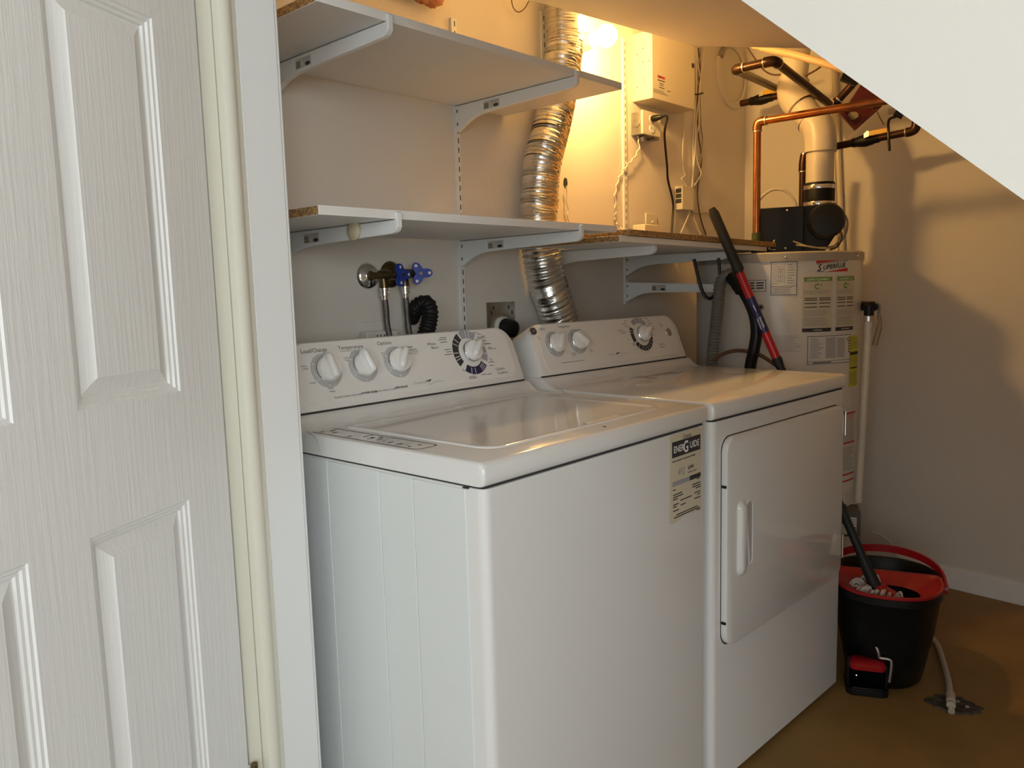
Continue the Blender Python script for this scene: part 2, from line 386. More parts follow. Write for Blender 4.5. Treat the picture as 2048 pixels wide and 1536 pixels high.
def machine_shell(t, lid):
    W, D, ZL, ZT = .686, .655, .8585, .8955
    # cabinet with rounded front posts, separated side panel and pressed lines
    c = MB().m('enamel')
    c.prism(rrect(.004, W-.004, .004, D, (.016, .016, .004, .004), 6), .015, ZL-.0045)
    c.m('enamel_side')
    for (a0, a1) in ((.042, .160), (.1615, .246), (.2475, .392), (.3935, .560), (.562, .648)):
        c.box(.0018, .006, a0, a1, .016, ZL-.008); c.box(W-.006, W-.0018, a0, a1, .016, ZL-.008)
    c.m('seam_dark').box(.008, W-.008, .010, D-.01, ZL-.006, ZL+.001)
    c.box(.0008, .006, .034, .046, ZL-.0065, ZL-.004)
    c.build('cabinet', t, bevel=.0008)
    f = MB().m('black_plastic')
    for x in (.05, W-.05):
        for y in (.05, D-.05): f = MB().m('black_plastic'); f.lathe([(.02, 0), (.02, .008), (.012, .009), (.012, .02)], (x, y, 0), (0, 0, 1), 16); f.build('foot', t)
    # top: flat deck sweeping up into the console
    top = MB().m('enamel')
    prof = [(0.006, ZL), (.001, ZL+.004), (0, ZL+.012), (.0005, ZT-.010), (.004, ZT-.003), (.010, ZT)]
    prof += [(.444, ZT), (.462, ZT+.0015), (.474, ZT+.006), (.483, ZT+.012), (.490, ZT+.019), (.4945, .919), (.51, .9205), (.648, .9205), (.648, ZL)]
    ny = len(prof)
    xs = [(0.0, .006), (.0012, .002), (.004, .0005), (.008, 0), (W-.008, 0), (W-.004, .0005), (W-.0012, .002), (W, .006)]
    V = []; F = []
    for x, dz in xs:
        for (y, z) in prof: V.append((x, y+dz*(1.5 if y < .02 else 0), z-(dz if z > ZT-.011 else 0)))
    for i in range(len(xs)-1):
        for k in range(ny): F.append((i*ny+k, i*ny+(k+1) % ny, (i+1)*ny+(k+1) % ny, (i+1)*ny+k))
    F.append(list(range(ny))); F.append([(len(xs)-1)*ny+k for k in range(ny)][::-1])
    top.add(V, F)
    # moulded line where the end cap meets the deck
    top.m('knob_grey'); top.tube(spline([(-.0002, .448, .8995), (-.0002, .425, .892), (-.0002, .412, .880), (-.0002, .405, .862)], 5), .0012, 6)
    top.build('top_panel', t, angle=45)
    # control console
    cs = MB().m('console_plastic')
    pol = lambda d, rt: rrect(.006+d, W-.006-d, .0025, .146-d, (.004, .004, rt, rt), 8)
    cs.loft([(rrect(.012, W-.012, .0025, .110, (.004, .004, .03, .03), 8), -.135), (pol(.004, .05), -.085), (pol(0, .052), -.030), (pol(.0, .052), -.009), (pol(.0035, .050), -.002), (pol(.010, .046), 0)], CF)
    cs.m('seam_dark').prism(rrect(.010, W-.010, -.001, .004, .001, 2), -.09, -.002, CF)
    co = cs.build('control_console', t, angle=40)
    ins = MB().m('console_plastic').loft([(rrect(.030, W-.030, .013, .142, (.020, .020, .040, .040), 8), -.001), (rrect(.032, W-.032, .015, .140, (.018, .018, .038, .038), 8), .0009)], CF)
    ins.build('panel_face', co, angle=30)
    return co

# ---- washer
wash = thing('washing_machine', 'white top-loading washing machine nearest the door, with an energy sheet on its front', 'washing machine', (0, -.7018, 0), .0118)
co = machine_shell(wash, True)
# dial graphics and lettering are print on the console
pr = MB(); cu_, cv_ = .515, .086
for (a0, a1, mt) in ((118, 215, 'print_dark'), (232, 318, 'print_navy'), (-30, 12, 'print_silver'), (52, 112, 'print_silver')):
    bd = MB().m(mt); arc_band(bd, cu_, cv_, .036, .055, a0, a1, .0014); bd.build('dial_band', co)
pr.m('print_white')
for a in (138, 152, 178, 190, 198, 253, 268, 297, 304, 311, -8, 75, 88):
    ar = math.radians(a); q = Vector((math.cos(ar), math.sin(ar)))
    pr.add([CF(cu_+q.x*r-q.y*s*.0008, cv_+q.y*r+q.x*s*.0008, .0017) for r, s in ((.039, -1), (.054, -1), (.054, 1), (.039, 1))], [(0, 1, 2, 3)])
pr.m('print_dark')
T = lambda s, u, v, z, **k: pr.text(s, CF, u, v, z, w=.0013, **k)
T('Load/Charge', .060, .1205, .0118); T('Temperature', .1485, .121, .0118); T('Options', .250, .1235, .0118)
T('Whites', .389, .1125, .0088); T('Blancs', .398, .1035, .0088); T('Perma', .556, .1175, .0088); T('Press', .5615, .109, .0088)
T('Colours', .582, .0335, .0098); T('Couleurs', .5845, .0235, .0098)
T('Extra', .053, .093, .0055); T('Large', .0545, .0875, .0055); T('Super', .083, .1065, .0055); T('Reset', .105, .1075, .0055)
T('Large', .061, .0575, .0062); T('Small', .0985, .0420, .0062); T('Petite', .1005, .0355, .0055)
T('Cold', .156, .1015, .005); T('Froide', .1575, .096, .005); T('Warm', .1765, .111, .005); T('Tiède', .1805, .106, .005); T('Hot', .213, .107, .005); T('Chaude', .2145, .102, .005)
T('Off', .2535, .1035, .005); T('Arrêt', .255, .098, .005); T('POWER RINSE', .312, .111, .005, bold=.02); T('SUPER RINÇAGE', .318, .1045, .005, bold=.01)
T('Flexible Clothes Care with', .107, .0215, .0062); T('POWER RINSE', .1745, .0222, .0062, bold=.03); T('option/Coin flexible avec option', .209, .0228, .0052, sx=.82); T('SUPER RINÇAGE', .262, .0238, .0062, bold=.03, sx=.8)
pr.m('print_grey'); T('Commercial', .316, .0275, .0075); T('Quality', .3575, .0225, .005)
pr.sheet(.374, .405, .0265, .0275, .0013, CF, 1); pr.m('print_dark')
pr.prism([(.352, .0275), (.357, .034), (.361, .0315), (.365, .0345), (.372, .033), (.367, .0315), (.362, .0285), (.358, .0315)], .0011, .0013, CF)
for (u, v, l) in ((.432, .127, .022), (.426, .1225, .026), (.430, .1165, .022), (.436, .0975, .020), (.440, .092, .016), (.432, .086, .024), (.538, .133, .020), (.556, .1285, .014), (.574, .102, .020), (.578, .092, .014), (.578, .0885, .028), (.566, .0555, .02), (.565, .047, .014), (.548, .0265, .016), (.528, .0275, .018), (.488, .0265, .020), (.484, .0225, .028), (.568, .1225, .012), (.566, .1025, .022), (.505, .1415, .006), (.505, .138, .008), (.471, .046, .006), (.473, .042, .008), (.571, .064, .006), (.573, .0605, .008)):
    pr.sheet(u, u+l, v, v+.0013, .0013, CF, 1)
pr.m('print_grey')
for (u, v, l) in ((.1515, .1165, .056), (.318, .1005, .04), (.322, .0965, .034)): pr.sheet(u, u+l, v, v+.0012, .0013, CF, 1)
pr.build('printed_lettering', co)
knob(wash, .107, .082, math.radians(98)); knob(wash, .198, .0835, math.radians(105)); knob(wash, .290, .0835, math.radians(58))
knob(wash, .517, .0875, math.radians(47), r=.0245, skirt=None, wing=.031, name='cycle_knob')
# lid set into the deck: raised rounded rim round a shallow panel, with finger recess
ld_ = MB().m('enamel')
lidp = lambda d: rrect(.080+d, .606-d, .058+d, .438-d, (.038, .038, .012, .012), 8)
ld_.loft([(lidp(-.002), .8945), (lidp(-.001), .8975), (lidp(.0015), .8988), (lidp(.005), .8986), (lidp(.008), .8965), (lidp(.012), .8960)], ident)
ldo = ld_.build('lid', wash, angle=40)
gp = MB().m('knob_grey').prism(rrect(.352, .462, .0635, .085, .010, 6), .8962, .8966); gp.m('console_plastic').prism(rrect(.356, .458, .0665, .080, .007, 6), .8966, .8985)
gp.build('finger_grip', ldo)
MB().m('print_dark').lathe([(.003, 0), (.003, .0012)], (.35, .03, .8954), (0, 0, 1), 12).build('bumper', wash); MB().m('print_dark').lathe([(.002, 0), (.002, .001)], (.089, .41, .8954), (0, 0, 1), 10).build('bumper', wash)
ip = MB().m('print_dark')
o_ = rrect(.012, .062, .158, .455, .012, 6); i_ = rrect(.0145, .0595, .1605, .4525, .0105, 6); nO = len(o_)
ip.add([(x, y, .8959) for x, y in o_]+[(x, y, .8959) for x, y in i_], [(i, (i+1) % nO, nO+(i+1) % nO, nO+i) for i in range(nO)])
for y in (.215, .262, .355, .400): ip.m('print_grey').box(.016, .058, y, y+.0012, .8955, .8959)
for k in range(26):
    y = random.uniform(.17, .44); x = random.uniform(.02, .05); ip.m(random.choice(['print_grey', 'print_dark'])).box(x, x+random.uniform(.004, .014), y, y+random.uniform(.002, .008), .8955, .89585)
ip.build('instruction_label', wash, label='black outlined pictogram strip printed along the deck edge')
# energy sheet on the front
EF = frame((0, .0035, 0), (1, 0, 0), (0, 0, 1), (0, -1, 0))
en = MB().m('label_cream').prism([(.530, .676), (.546, .671), (.600, .680), (.661, .674), (.662, .848), (.640, .8535), (.533, .8515)], 0, .0006, EF)
eno = en.build('energy_label', wash, label='beige energy consumption sheet, dog-eared at the bottom')
el = MB(); Q = lambda s, u, v, z, **k: el.text(s, EF, u, v, z, w=.0011, **k)
el.m('print_dark').box(.541, .655, .806, .838, .0006, .0009, EF)
Q('Canada', .583, .8395, .0125, sx=.9)
el.m('print_white'); Q('ENER', .546, .8155, .019, bold=.015, sx=.92); Q('G', .5845, .8105, .033, bold=.02, sx=.85); Q('UIDE', .611, .8155, .019, bold=.015, sx=.92)
el.m('print_dark'); Q('Energy consumption / Consommation énergétique', .542, .797, .0055, bold=.02, sx=.82)
el.m('print_grey'); Q('492', .563, .766, .022, sx=.85); el.m('print_dark'); Q('kWh', .603, .772, .012, bold=.02); Q('per year / par année', .603, .765, .0048, bold=.02, sx=.9)
for k in range(10): el.m('print_dark' if k > 5 else 'print_grey').box(.542+k*.0114, .542+(k+1)*.0114, .7475, .757, .0006, .0009, EF)
el.m('print_dark')
for (u, v, l) in ((.544, .739, .010), (.640, .7445, .012), (.544, .729, .036), (.544, .724, .040), (.544, .7195, .018), (.622, .735, .033), (.622, .730, .033), (.636, .7255, .02), (.572, .713, .046), (.544, .7085, .022), (.544, .704, .014), (.574, .703, .02), (.630, .716, .025), (.642, .711, .012), (.630, .704, .025), (.544, .696, .022), (.556, .686, .088), (.548, .6815, .104), (.640, .678, .014)):
    el.box(u, u+l, v, v+.0022, .0006, .0009, EF)
el.build('printed_lettering', eno)

# ---- dryer
dry = thing('clothes_dryer', 'white front-loading clothes dryer beside the washer, with a rectangular door and two dark buttons', 'dryer', (.7045, -.6956, 0), -.0467)
co = machine_shell(dry, False)
pr = MB(); cu_, cv_ = .478, .0875
for (a0, a1, mt) in ((150, 208, 'print_dark'), (214, 372, 'print_dark'), (40, 128, 'print_silver')):
    bd = MB().m(mt); arc_band(bd, cu_, cv_, .036, .052, a0, a1, .0014, 20); bd.build('dial_band', co)
pr.m('print_white')
for a in (162, 172, 232, 252, 268, 284, 300, 316, 332, 348, 60, 80, 100):
    ar = math.radians(a); q = Vector((math.cos(ar), math.sin(ar)))
    pr.add([CF(cu_+q.x*r-q.y*s*.0007, cv_+q.y*r+q.x*s*.0007, .0017) for r, s in ((.039, -1), (.050, -1), (.050, 1), (.039, 1))], [(0, 1, 2, 3)])
pr.m('print_dark')
T('Signal', .050, .1265, .0085); T('Temperature', .122, .128, .0092); T('Cottons', .370, .1035, .0075); T('Cotons', .383, .0955, .0075); T('Time Dry', .548, .047, .0085); T('Minuté', .551, .0385, .0078)
T('Easy', .522, .134, .0068); T('Care', .530, .127, .0068); T('Push', .588, .112, .0055); T('Start', .591, .106, .0055)
T('Off', .030, .106, .005); T('Arrêt', .032, .101, .0045); T('Loud', .112, .111, .0045); T('Fort', .114, .106, .0045); T('Medium', .196, .117, .0045)
T('Delicate', .143, .052, .0055); T('Délicat', .145, .0465, .0055); T('High', .220, .056, .0055); T('Élevé', .2225, .050, .0055)
pr.m('print_grey'); T('Commercial', .296, .0345, .006); T('Quality', .332, .031, .004); pr.sheet(.352, .388, .0355, .0363, .0013, CF, 1); pr.sheet(.094, .186, .0295, .0315, .0013, CF, 1)
pr.m('print_dark').prism([(.330, .0355), (.334, .041), (.338, .0395), (.345, .0415), (.349, .0395), (.343, .038), (.337, .0365)], .0011, .0013, CF)
for (u, v, l) in ((.416, .133, .012), (.404, .1235, .018), (.410, .115, .018), (.415, .06, .018), (.420, .055, .010), (.498, .136, .012), (.53, .118, .018), (.535, .1, .012), (.538, .08, .006), (.535, .062, .006), (.448, .034, .004), (.466, .03, .004), (.486, .031, .004), (.436, .045, .004), (.408, .0735, .005)): pr.sheet(u, u+l, v, v+.0013, .0013, CF, 1)
pr.build('printed_lettering', co)
knob(dry, .0905, .085, math.radians(55)); knob(dry, .182, .0865, math.radians(143)); knob(dry, .481, .0875, math.radians(38), r=.0235, skirt=None, wing=.029, name='cycle_knob')
bd = MB().m('chrome').loft([(circ(.022, .124, .0135, 28, .0115), .0008), (circ(.022, .124, .0125, 28, .0105), .0035)], CF); bd.m('print_dark').face(circ(.022, .124, .0112, 28, .0093), .0037, CF)
bd.m('print_silver'); bd.tube([CF(.022+.007*math.cos(a*.5)*(1-.04*a), .124+.006*math.sin(a*.5)*(1-.04*a), .0039) for a in range(16)], .0005, 4)
bd.build('badge', dry, label='small dark oval badge')
bt = MB().m('chrome').loft([(circ(.618, .085, .0125, 28), .0008), (circ(.618, .085, .0122, 28), .0045)], CF); bt.m('tag_tan').loft([(circ(.618, .085, .0108, 28), .004), (circ(.618, .085, .0095, 28), .0058)], CF)
bt.build('push_button', dry, label='brownish round start button')
# door in the front
DF = frame((0, .004, 0), (1, 0, 0), (0, 0, 1), (0, -1, 0))
dd = MB().m('seam_dark').prism(rrect(.036, .652, .338, .8175, .034, 8), -.001, .0006, DF)
dd.m('enamel').loft([(rrect(.0385, .6495, .3405, .8155, .034, 8), .0004), (rrect(.0385, .6495, .3405, .8155, .034, 8), .010), (rrect(.0400, .648, .342, .8140, .033, 8), .0135), (rrect(.0435, .6445, .3455, .8105, .031, 8), .0152)], DF)
ddo = dd.build('door', dry, angle=35)
hd = MB().m('enamel')
hd.loft([(rrect(.080, .118, .492, .668, .018, 8), .0148), (rrect(.081, .117, .494, .666, .017, 8), .018), (rrect(.084, .110, .500, .660, .012, 8), .024), (rrect(.088, .104, .508, .652, .007, 8), .0275)], DF)
hd.m('knob_grey').prism(rrect(.118, .150, .508, .660, .014, 6), .0150, .0153, DF); hd.m('enamel').tube([DF(.118+.032*0, .660, .0155)]+[DF(p[0], p[1], .0155) for p in rrect(.118, .149, .509, .659, .014, 6)[7:]], .0022, 6)
hd.build('door_handle', ddo, angle=50)
for z0 in (.735, .395):
    hg = MB().m('chrome').box(.649, .6535, z0, z0+.058, .004, .0158, DF); hg.m('seam_dark').box(.6485, .6492, z0-.003, z0+.061, .004, .0150, DF); hg.m('chrome').tube([DF(.6515, z0-.004, .0165), DF(.6515, z0+.062, .0165)], .0024, 8); hg.build('hinge', ddo)
for z0 in (.705, .395):
    lt = MB().m('black_plastic').box(.0365, .0405, z0, z0+.006, .002, .0125, DF); lt.build('latch_bumper', ddo)
wl = MB()
for k in range(9):
    u = .40+random.uniform(-.1, .1); v = .405+random.uniform(-.02, .02); wl.m('print_grey').box(u, u+random.uniform(.03, .09), v, v+.004, .8956, .8959)
wl.box(.31, .33, .37, .43, .8956, .8959).box(.45, .47, .385, .43, .8956, .8959)
wl.build('warning_print', dry, label='faint dark warning print on the top panel')

# ================================================================== shelving
def standard(x, z0, z1, label):
    b = MB().m('white_metal')
    b.box(x-.0095, x+.0095, YB-.0065, YB-.0002, z0, z1)
    b.m('seam_dark')
    z = z0+.012
    while z < z1-.02:
        b.box(x+.0005, x+.0035, YB-.0069, YB-.0060, z, z+.014); z += .0254
    tag(b.build('shelf_standard'), label, 'shelf rail', 'slotted wall rails for the shelf brackets')
standard(.176, 1.03, 1.90, 'slotted white wall rail next to the door jamb, leftmost of the four')
standard(.743, .90, 1.872, 'slotted white wall rail between the hose valves and the foil duct')
standard(1.118, 1.20, 1.975, 'slotted white wall rail directly behind the foil duct')
standard(1.545, 1.085, 1.985, 'slotted white wall rail carrying the empty bracket, just left of the electrical panel')
def bracket(x, zt, reach, tilt, label, hook=True, sticker=True, glob=False):
    t = thing('shelf_bracket', label, 'bracket', (x, YB-.0066, zt), 0, 'white metal shelf brackets')
    # d = distance from the wall, h = height below the shelf
    P = [(0, 0), (reach-.004, 0), (reach-.004, .013 if hook else .002), (reach, .0145 if hook else .002), (reach+.0035, .012 if hook else 0), (reach+.0035, -.014), (reach-.002, -.021), (reach-.012, -.025),
         (.20, -.0300), (.125, -.0325), (.095, -.0345), (.070, -.0385), (.048, -.046), (.028, -.056), (.010, -.066), (0, -.068)]
    tl = math.tan(tilt)
    f = lambda d, h, w: Vector((w, -d, h+d*tl))
    b = MB().m('white_metal').prism(P, -.0062, .0062, f)
    b.build('arm', t, bevel=.0012)
    if sticker:
        s = MB(); g = lambda d, h, w: f(d+.022, h+.0005, -w)
        s.m('sticker_beige').box(.085, .142, -.027, -.007, .0062, .0065, g); s.m('sticker_olive').box(.087, .103, -.026, -.012, .0065, .0067, g)
        s.m('print_grey').box(.112, .138, -.011, -.009, .0065, .0067, g).box(.112, .136, -.0150, -.0135, .0065, .0067, g)
        s.m('print_dark').prism(circ(.129, -.0215, .0095, 20, .0040), .0065, .0068, g)
        s.build('label', t)
    for z in (-.018, -.052): MB().m('seam_dark').box(-.0068, -.006, -.009, -.0055, z, z+.008).build('hook_slot', t)
    if glob:
        k = MB().m('tape').ball((-.012, -.292, -.012), .019, 14, (.45, 1, 1), .12); k.build('tape', t, label='lump of yellowed masking tape')
    return t
bracket(.180, 1.6430, .4100, .002, 'bracket under the left end of the top shelf')
bracket(.743, 1.6430, .4100, .002, 'bracket under the right end of the top shelf')
bracket(.176, 1.2835, .4160, .002, 'bracket with a lump of yellowed tape near its tip, under the middle shelf', glob=True)
bracket(.743, 1.2830, .4160, .002, 'bracket under the right end of the middle shelf, left of the foil duct')
bracket(1.118, 1.2590, .385, .0, 'bracket crossing just right of the foil duct, under the low chipboard shelf', hook=False, sticker=False)
bracket(1.545, 1.2530, .385, -.01, 'bracket under the low chipboard shelf, above the empty bracket', hook=False, sticker=False)
bracket(1.545, 1.162, .375, -.045, 'bracket carrying no shelf, lowest on the rail by the heater', hook=False)
def shelf(name_label, x0, x1, y0, z0, th, rot=0.0, notch=None):
    t = thing('shelf_board', name_label, 'shelf', (x0, y0, z0)); t.rotation_euler = (0, rot, 0)
    L = x1-x0; D = YB-.007-y0
    P = [(0, 0), (L, 0), (L, D), (0, D)]
    if notch: P = [(0, 0), (L, 0), (L, D), (notch[1], D), (notch[1], notch[2]), (notch[0], notch[2]), (notch[0], D), (0, D)]
    MB().m('melamine').prism(P, 0, th).build('board', t, bevel=.0008)
    MB().m('chipboard').box(-.0008, .0, .003, D, .0008, th-.0008).build('raw_end', t, label='raw chipboard end')
    return t
sh = shelf('long white top shelf board with a torn price sticker on its raw left end', .026, .936, -.312, 1.645, .0165)
st = MB().m('label_white').prism([(.30, .003), (.33, .001), (.325, .012), (.318, .011), (.312, .0155), (.306, .010)], -.0014, -.001, lambda y, z, x: Vector((x, y*.55, z))); st.build('sticker', sh, label='torn white paper sticker')
shelf('white middle shelf board with a raw chipboard left end, above the washer', .004, .897, -.318, 1.2855, .0165)
shelf('short white shelf board under the bare chipboard, right of the foil duct', .906, 1.765, -.322, 1.2625, .0155, .0135, notch=(.031, .162, .288))
bb = MB().m('chipboard'); fB = lambda x, y, z: Vector((.94+x, y, 1.2788+z-x*.0135))
bb.prism([(0, -.328), (.885, -.328), (.885, YB-.007), (.128, YB-.007), (.128, -.034), (0, -.034)], 0, .0155, fB); tag(bb.build('chipboard_panel'), 'bare brown chipboard panel lying on the short white shelf by the heater', 'board')

# ================================================================== foil duct
pts = [on_y(1127, -60, .030), on_y(1127, 25, .030), on_y(1127, 110, .030), on_y(1108, 230, .030), on_y(1084, 330, .030), on_y(1079, 400, .030), on_y(1077, 440, .030), on_y(1082, 505, .030), on_y(1093, 560, .030), on_y(1110, 610, .030), on_y(1122, 650, .030), Vector((1.13, .030, .92))]
path = spline(pts, 40)
cum = [0]
for i in range(1, len(path)): cum.append(cum[-1]+(path[i]-path[i-1]).length)
def along(s):
    for i in range(1, len(cum)):
        if cum[i] >= s: return path[i-1].lerp(path[i], (s-cum[i-1])/max(cum[i]-cum[i-1], 1e-6))
    return path[-1]
P = []; R = []; s = 0
while s < cum[-1]:
    wide = s > cum[-1]-.40
    step = random.uniform(.013, .017) if wide else random.uniform(.0055, .0085)
    base = .0555 if wide else .054
    for k, (fr, dr) in enumerate(((0, .0032), (.12, .0012), (.5, -.0022 if wide else -.0016), (.88, .0012))):
        p = along(s+step*fr); P.append(p+Vector((0, 0, random.uniform(-.0006, .0006)))); R.append(base+dr+random.uniform(-.0006, .0006))
    s += step
t = thing('vent_duct', 'crinkled silver foil dryer duct running up the back wall through both shelf gaps', 'duct', (1.13, .030, .92))
dmb = MB().m('foil').tube([p-Vector((1.13, .030, .92)) for p in P], R, 28); dmb.build('foil_hose', t, angle=60)

# ================================================================== bare bulb
bp_ = Vector((1.243, YB, 1.899))
t = thing('wall_lamp', 'lit bare round bulb in a white porcelain holder on the back wall', 'lamp', bp_)
b = MB().m('plate_ivory').lathe([(.060, 0), (.060, .008), (.052, .016), (.034, .024), (.030, .034), (.024, .098), (.022, .100)], (0, 0, 0), (0, -1, 0), 32); b.build('lamp_holder', t)
bl = MB().m('bulb_glass')
prof = [(.013, .098), (.014, .112), (.018, .122)]+[(.0325*math.sin(math.radians(a)), .148-.0325*math.cos(math.radians(a))) for a in range(42, 181, 8)]
bl.lathe(prof, (0, 0, 0), (0, -1, 0), 28); bl.build('bulb', t, label='glowing round bulb')

# ================================================================== things on the back wall
# electrical panel
t = thing('electrical_panel', 'beige metal electrical panel box high on the back wall under the soffit', 'electrical panel', (1.602, YB, 1.785))
b = MB().m('panel_beige').box(0, .288, -.081, 0, 0, .225); b.build('enclosure', t, bevel=.002)
PF = frame((0, -.081, 0), (1, 0, 0), (0, 0, 1), (0, -1, 0))
w = MB().m('print_dark').prism(circ(.272, .155, .009, 20), 0, .0015, PF); w.build('knockout', t)
w = MB().m('label_red').box(.033, .042, .073, .081, 0, .0005, PF).box(.056, .080, .073, .081, 0, .0005, PF); w.m('print_dark').box(.044, .054, .073, .081, 0, .0006, PF)
w.box(.033, .080, .064, .067, 0, .0005, PF).box(.045, .073, .055, .057, 0, .0005, PF).box(.042, .077, .041, .043, 0, .0005, PF).box(.046, .070, .049, .0505, 0, .0005, PF)
for k in range(4): w.m('print_grey').box(.006, .105-.012*k, .021+.0035*k, .0225+.0035*k, 0, .0005, PF)
w.m('print_dark').box(.098, .115, .0365, .039, 0, .0005, PF)
w.build('printed_lettering', t)
for (y, z) in ((-.045, .17), (-.020, .155), (-.045, .125), (-.068, .125), (-.045, .065), (-.020, .045)): MB().m('print_dark').prism(circ(y, z, .0022, 10), 0, .0006, frame((0, 0, 0), (0, 1, 0), (0, 0, 1), (-1, 0, 0))).build('screw_hole', t)
# outlet box with cover
t = thing('outlet_box', 'surface-mounted duplex outlet box with a beige cover, left of the black cord', 'outlet', (1.592, YB, 1.674))
b = MB().m('galvanised').box(.0, .094, -.042, 0, -.004, .072); b.prism(circ(-.022, .034, .014, 18), 0, .003, frame((0, 0, 0), (0, 1, 0), (0, 0, 1), (-1, 0, 0)))
b.box(.094, .122, -.036, -.004, -.012, .050); b.tube([(.04, -.02, -.004), (.045, -.02, -.020)], .012, 14); b.build('back_box', t, bevel=.001)
b = MB().m('plate_ivory').box(-.002, .113, -.049, -.042, -.004, .076); bo = b.build('cover_plate', t, bevel=.0018)
OF = frame((0, -.049, 0), (1, 0, 0), (0, 0, 1), (0, -1, 0))
for v in (.052, .018):
    r = MB().m('print_white').prism(circ(.055, v, .0155, 22, .0135), 0, .0018, OF); r.m('print_dark').box(.048, .0498, v-.002, v+.006, .0018, .0021, OF).box(.060, .0618, v-.002, v+.006, .0018, .0021, OF); r.build('socket', bo)
# black plug and cord
t = thing('power_cord', 'thick black cord with a plug in the beige outlet, hanging down to the chipboard shelf', 'cord', (1.647, .049, 1.726))
o = Vector((1.647, .049, 1.726))
b = MB().m('black_plastic').tube([(0, 0, 0), (0, -.010, 0), (0, -.026, .001), (.002, -.038, .002)], [.0105, .0115, .0095, .0055], 12); b.build('plug', t)
cp = [o+Vector((.002, -.034, .002)), o+Vector((.014, -.052, .000)), on_y(1329, 268, .015), on_y(1334, 330, .06), on_y(1336, 360, .085), on_y(1346, 405, .088), on_y(1345, 440, .085), Vector((1.80, .07, 1.290))]
b = MB().m('black_plastic').tube([p-o for p in spline(cp, 8)], .0042, 8); b.build('cord', t)
# white three-window box
c = on_y(1350, 420, YB)
t = thing('junction_box', 'small white wall box with three black windows in its face', 'junction box', c)
b = MB().m('plate_ivory').box(0, .085, -.032, 0, 0, .088); b.build('case', t, bevel=.002)
SFc = frame((0, 0, 0), (0, -1, 0), (0, 0, 1), (-1, 0, 0))
for k in range(3): MB().m('print_dark').box(.004, .028, .024+k*.019, .040+k*.019, 0, .0008, SFc).build('window', t)
# coax plate
c = on_y(1290, 456, YB)
b = MB().m('plate_ivory').prism(rrect(c.x, c.x+.072, 1.36, 1.408, .003, 3), 0, .006, frame((0, YB, 0), (1, 0, 0), (0, 0, 1), (0, -1, 0))); b.prism(circ(c.x+.038, 1.377, .005, 14), .006, .012, frame((0, YB, 0), (1, 0, 0), (0, 0, 1), (0, -1, 0)))
tag(b.build('wall_plate', bevel=.001), 'blank ivory wall plate with a centre jack, just above the chipboard shelf', 'wall plate')
# ivory device on the shelf
zs = 1.2868
c = on_y(1266, 464, .0)
t = thing('adaptor_box', 'ivory plastic box sitting on the chipboard shelf against the back wall', 'device', (1.55, .02, zs))
b = MB().m('plate_ivory').box(0, .092, 0, .05, 0, .072); b.build('case', t, bevel=.003)
MB().m('print_dark').box(.050, .057, -.0006, 0, .008, .024).build('port', t); MB().m('print_dark').box(.063, .077, -.0006, 0, .010, .026).build('port', t)
for z in (.010, .02, .03): MB().m('seam_dark').box(-.0006, 0, .006, .045, z, z+.004).build('vent_slot', t)
tag(MB().m('black_plastic').tube(spline([(1.643, .03, zs+.02), (1.67, .01, zs+.026), (1.70, .01, zs+.018), (1.715, .03, zs+.003)], 6), .004, 8).build('cable'), 'short black cable curling from the ivory box onto the chipboard', 'cable')
# wires
def wire(label, pts, r=.0028, m='wire_white', n=6, cat='wire', group=None, wig=0):
    P = spline(pts, n)
    if wig:
        for i in range(1, len(P)-1): P[i] = P[i]+Vector((wig*math.sin(i*1.15), 0, wig*.4*math.cos(i*1.15)))
    o = P[0].copy(); w = MB().m(m).tube([p-o for p in P], r, 7); ob = w.build('wire'); ob.location = o
    return tag(ob, label, cat, group)
wire('white telephone wire with loose crinkles hanging left of the rightmost shelf rail', [on_y(u, v, y) for u, v, y in ((1275, 272, .085), (1278, 295, .082), (1268, 315, .085), (1256, 328, .084), (1243, 345, .092), (1235, 365, .094), (1230, 390, .094), (1231, 420, .094), (1229, 435, .094), (1233, 446, .094), (1244, 458, .08), (1252, 466, .03))], .0026, wig=.0045, n=7)
G = 'wires bundled down the back wall right of the panel'
wire('pale wire on the outer left of the tied bundle right of the panel', [on_y(u, v, .092) for u, v in ((1391, 96), (1393, 180), (1387, 260), (1386, 330), (1386, 365), (1382, 398), (1378, 440))], .003, group=G)
wire('grey wire bulging to the right in the tied bundle', [on_y(u, v, .093) for u, v in ((1402, 95), (1396, 150), (1399, 185), (1402, 250), (1405, 280), (1400, 330), (1392, 362), (1386, 378))], .0026, 'wire_grey', group=G)
wire('white wire swinging out near the middle of the tied bundle', [on_y(u, v, .088) for u, v in ((1408, 95), (1404, 140), (1398, 186), (1399, 240), (1391, 285), (1394, 320), (1402, 345), (1396, 360), (1388, 372))], .0028, group=G)
wire('pale wire crossing left to right at the top of the tied bundle', [on_y(u, v, .087) for u, v in ((1393, 95), (1397, 135), (1402, 165), (1399, 190), (1393, 235), (1390, 300), (1386, 350), (1383, 385), (1385, 420))], .0026, group=G)
wire('brown wire at the back of the tied bundle', [on_y(u, v, .094) for u, v in ((1397, 95), (1400, 140), (1395, 190), (1396, 260), (1403, 320), (1395, 380), (1400, 430), (1412, 470))], .0026, 'wire_brown', group=G)
wire('white wire from the underside of the panel to the three-window box', [on_y(u, v, y) for u, v, y in ((1367, 222, .09), (1367, 260, .09), (1365, 310, .092), (1366, 335, .092), (1370, 350, .092), (1363, 358, .09), (1372, 370, .088), (1380, 395, .086), (1378, 425, .08), (1371, 445, .05), (1362, 465, .0))], .0028)
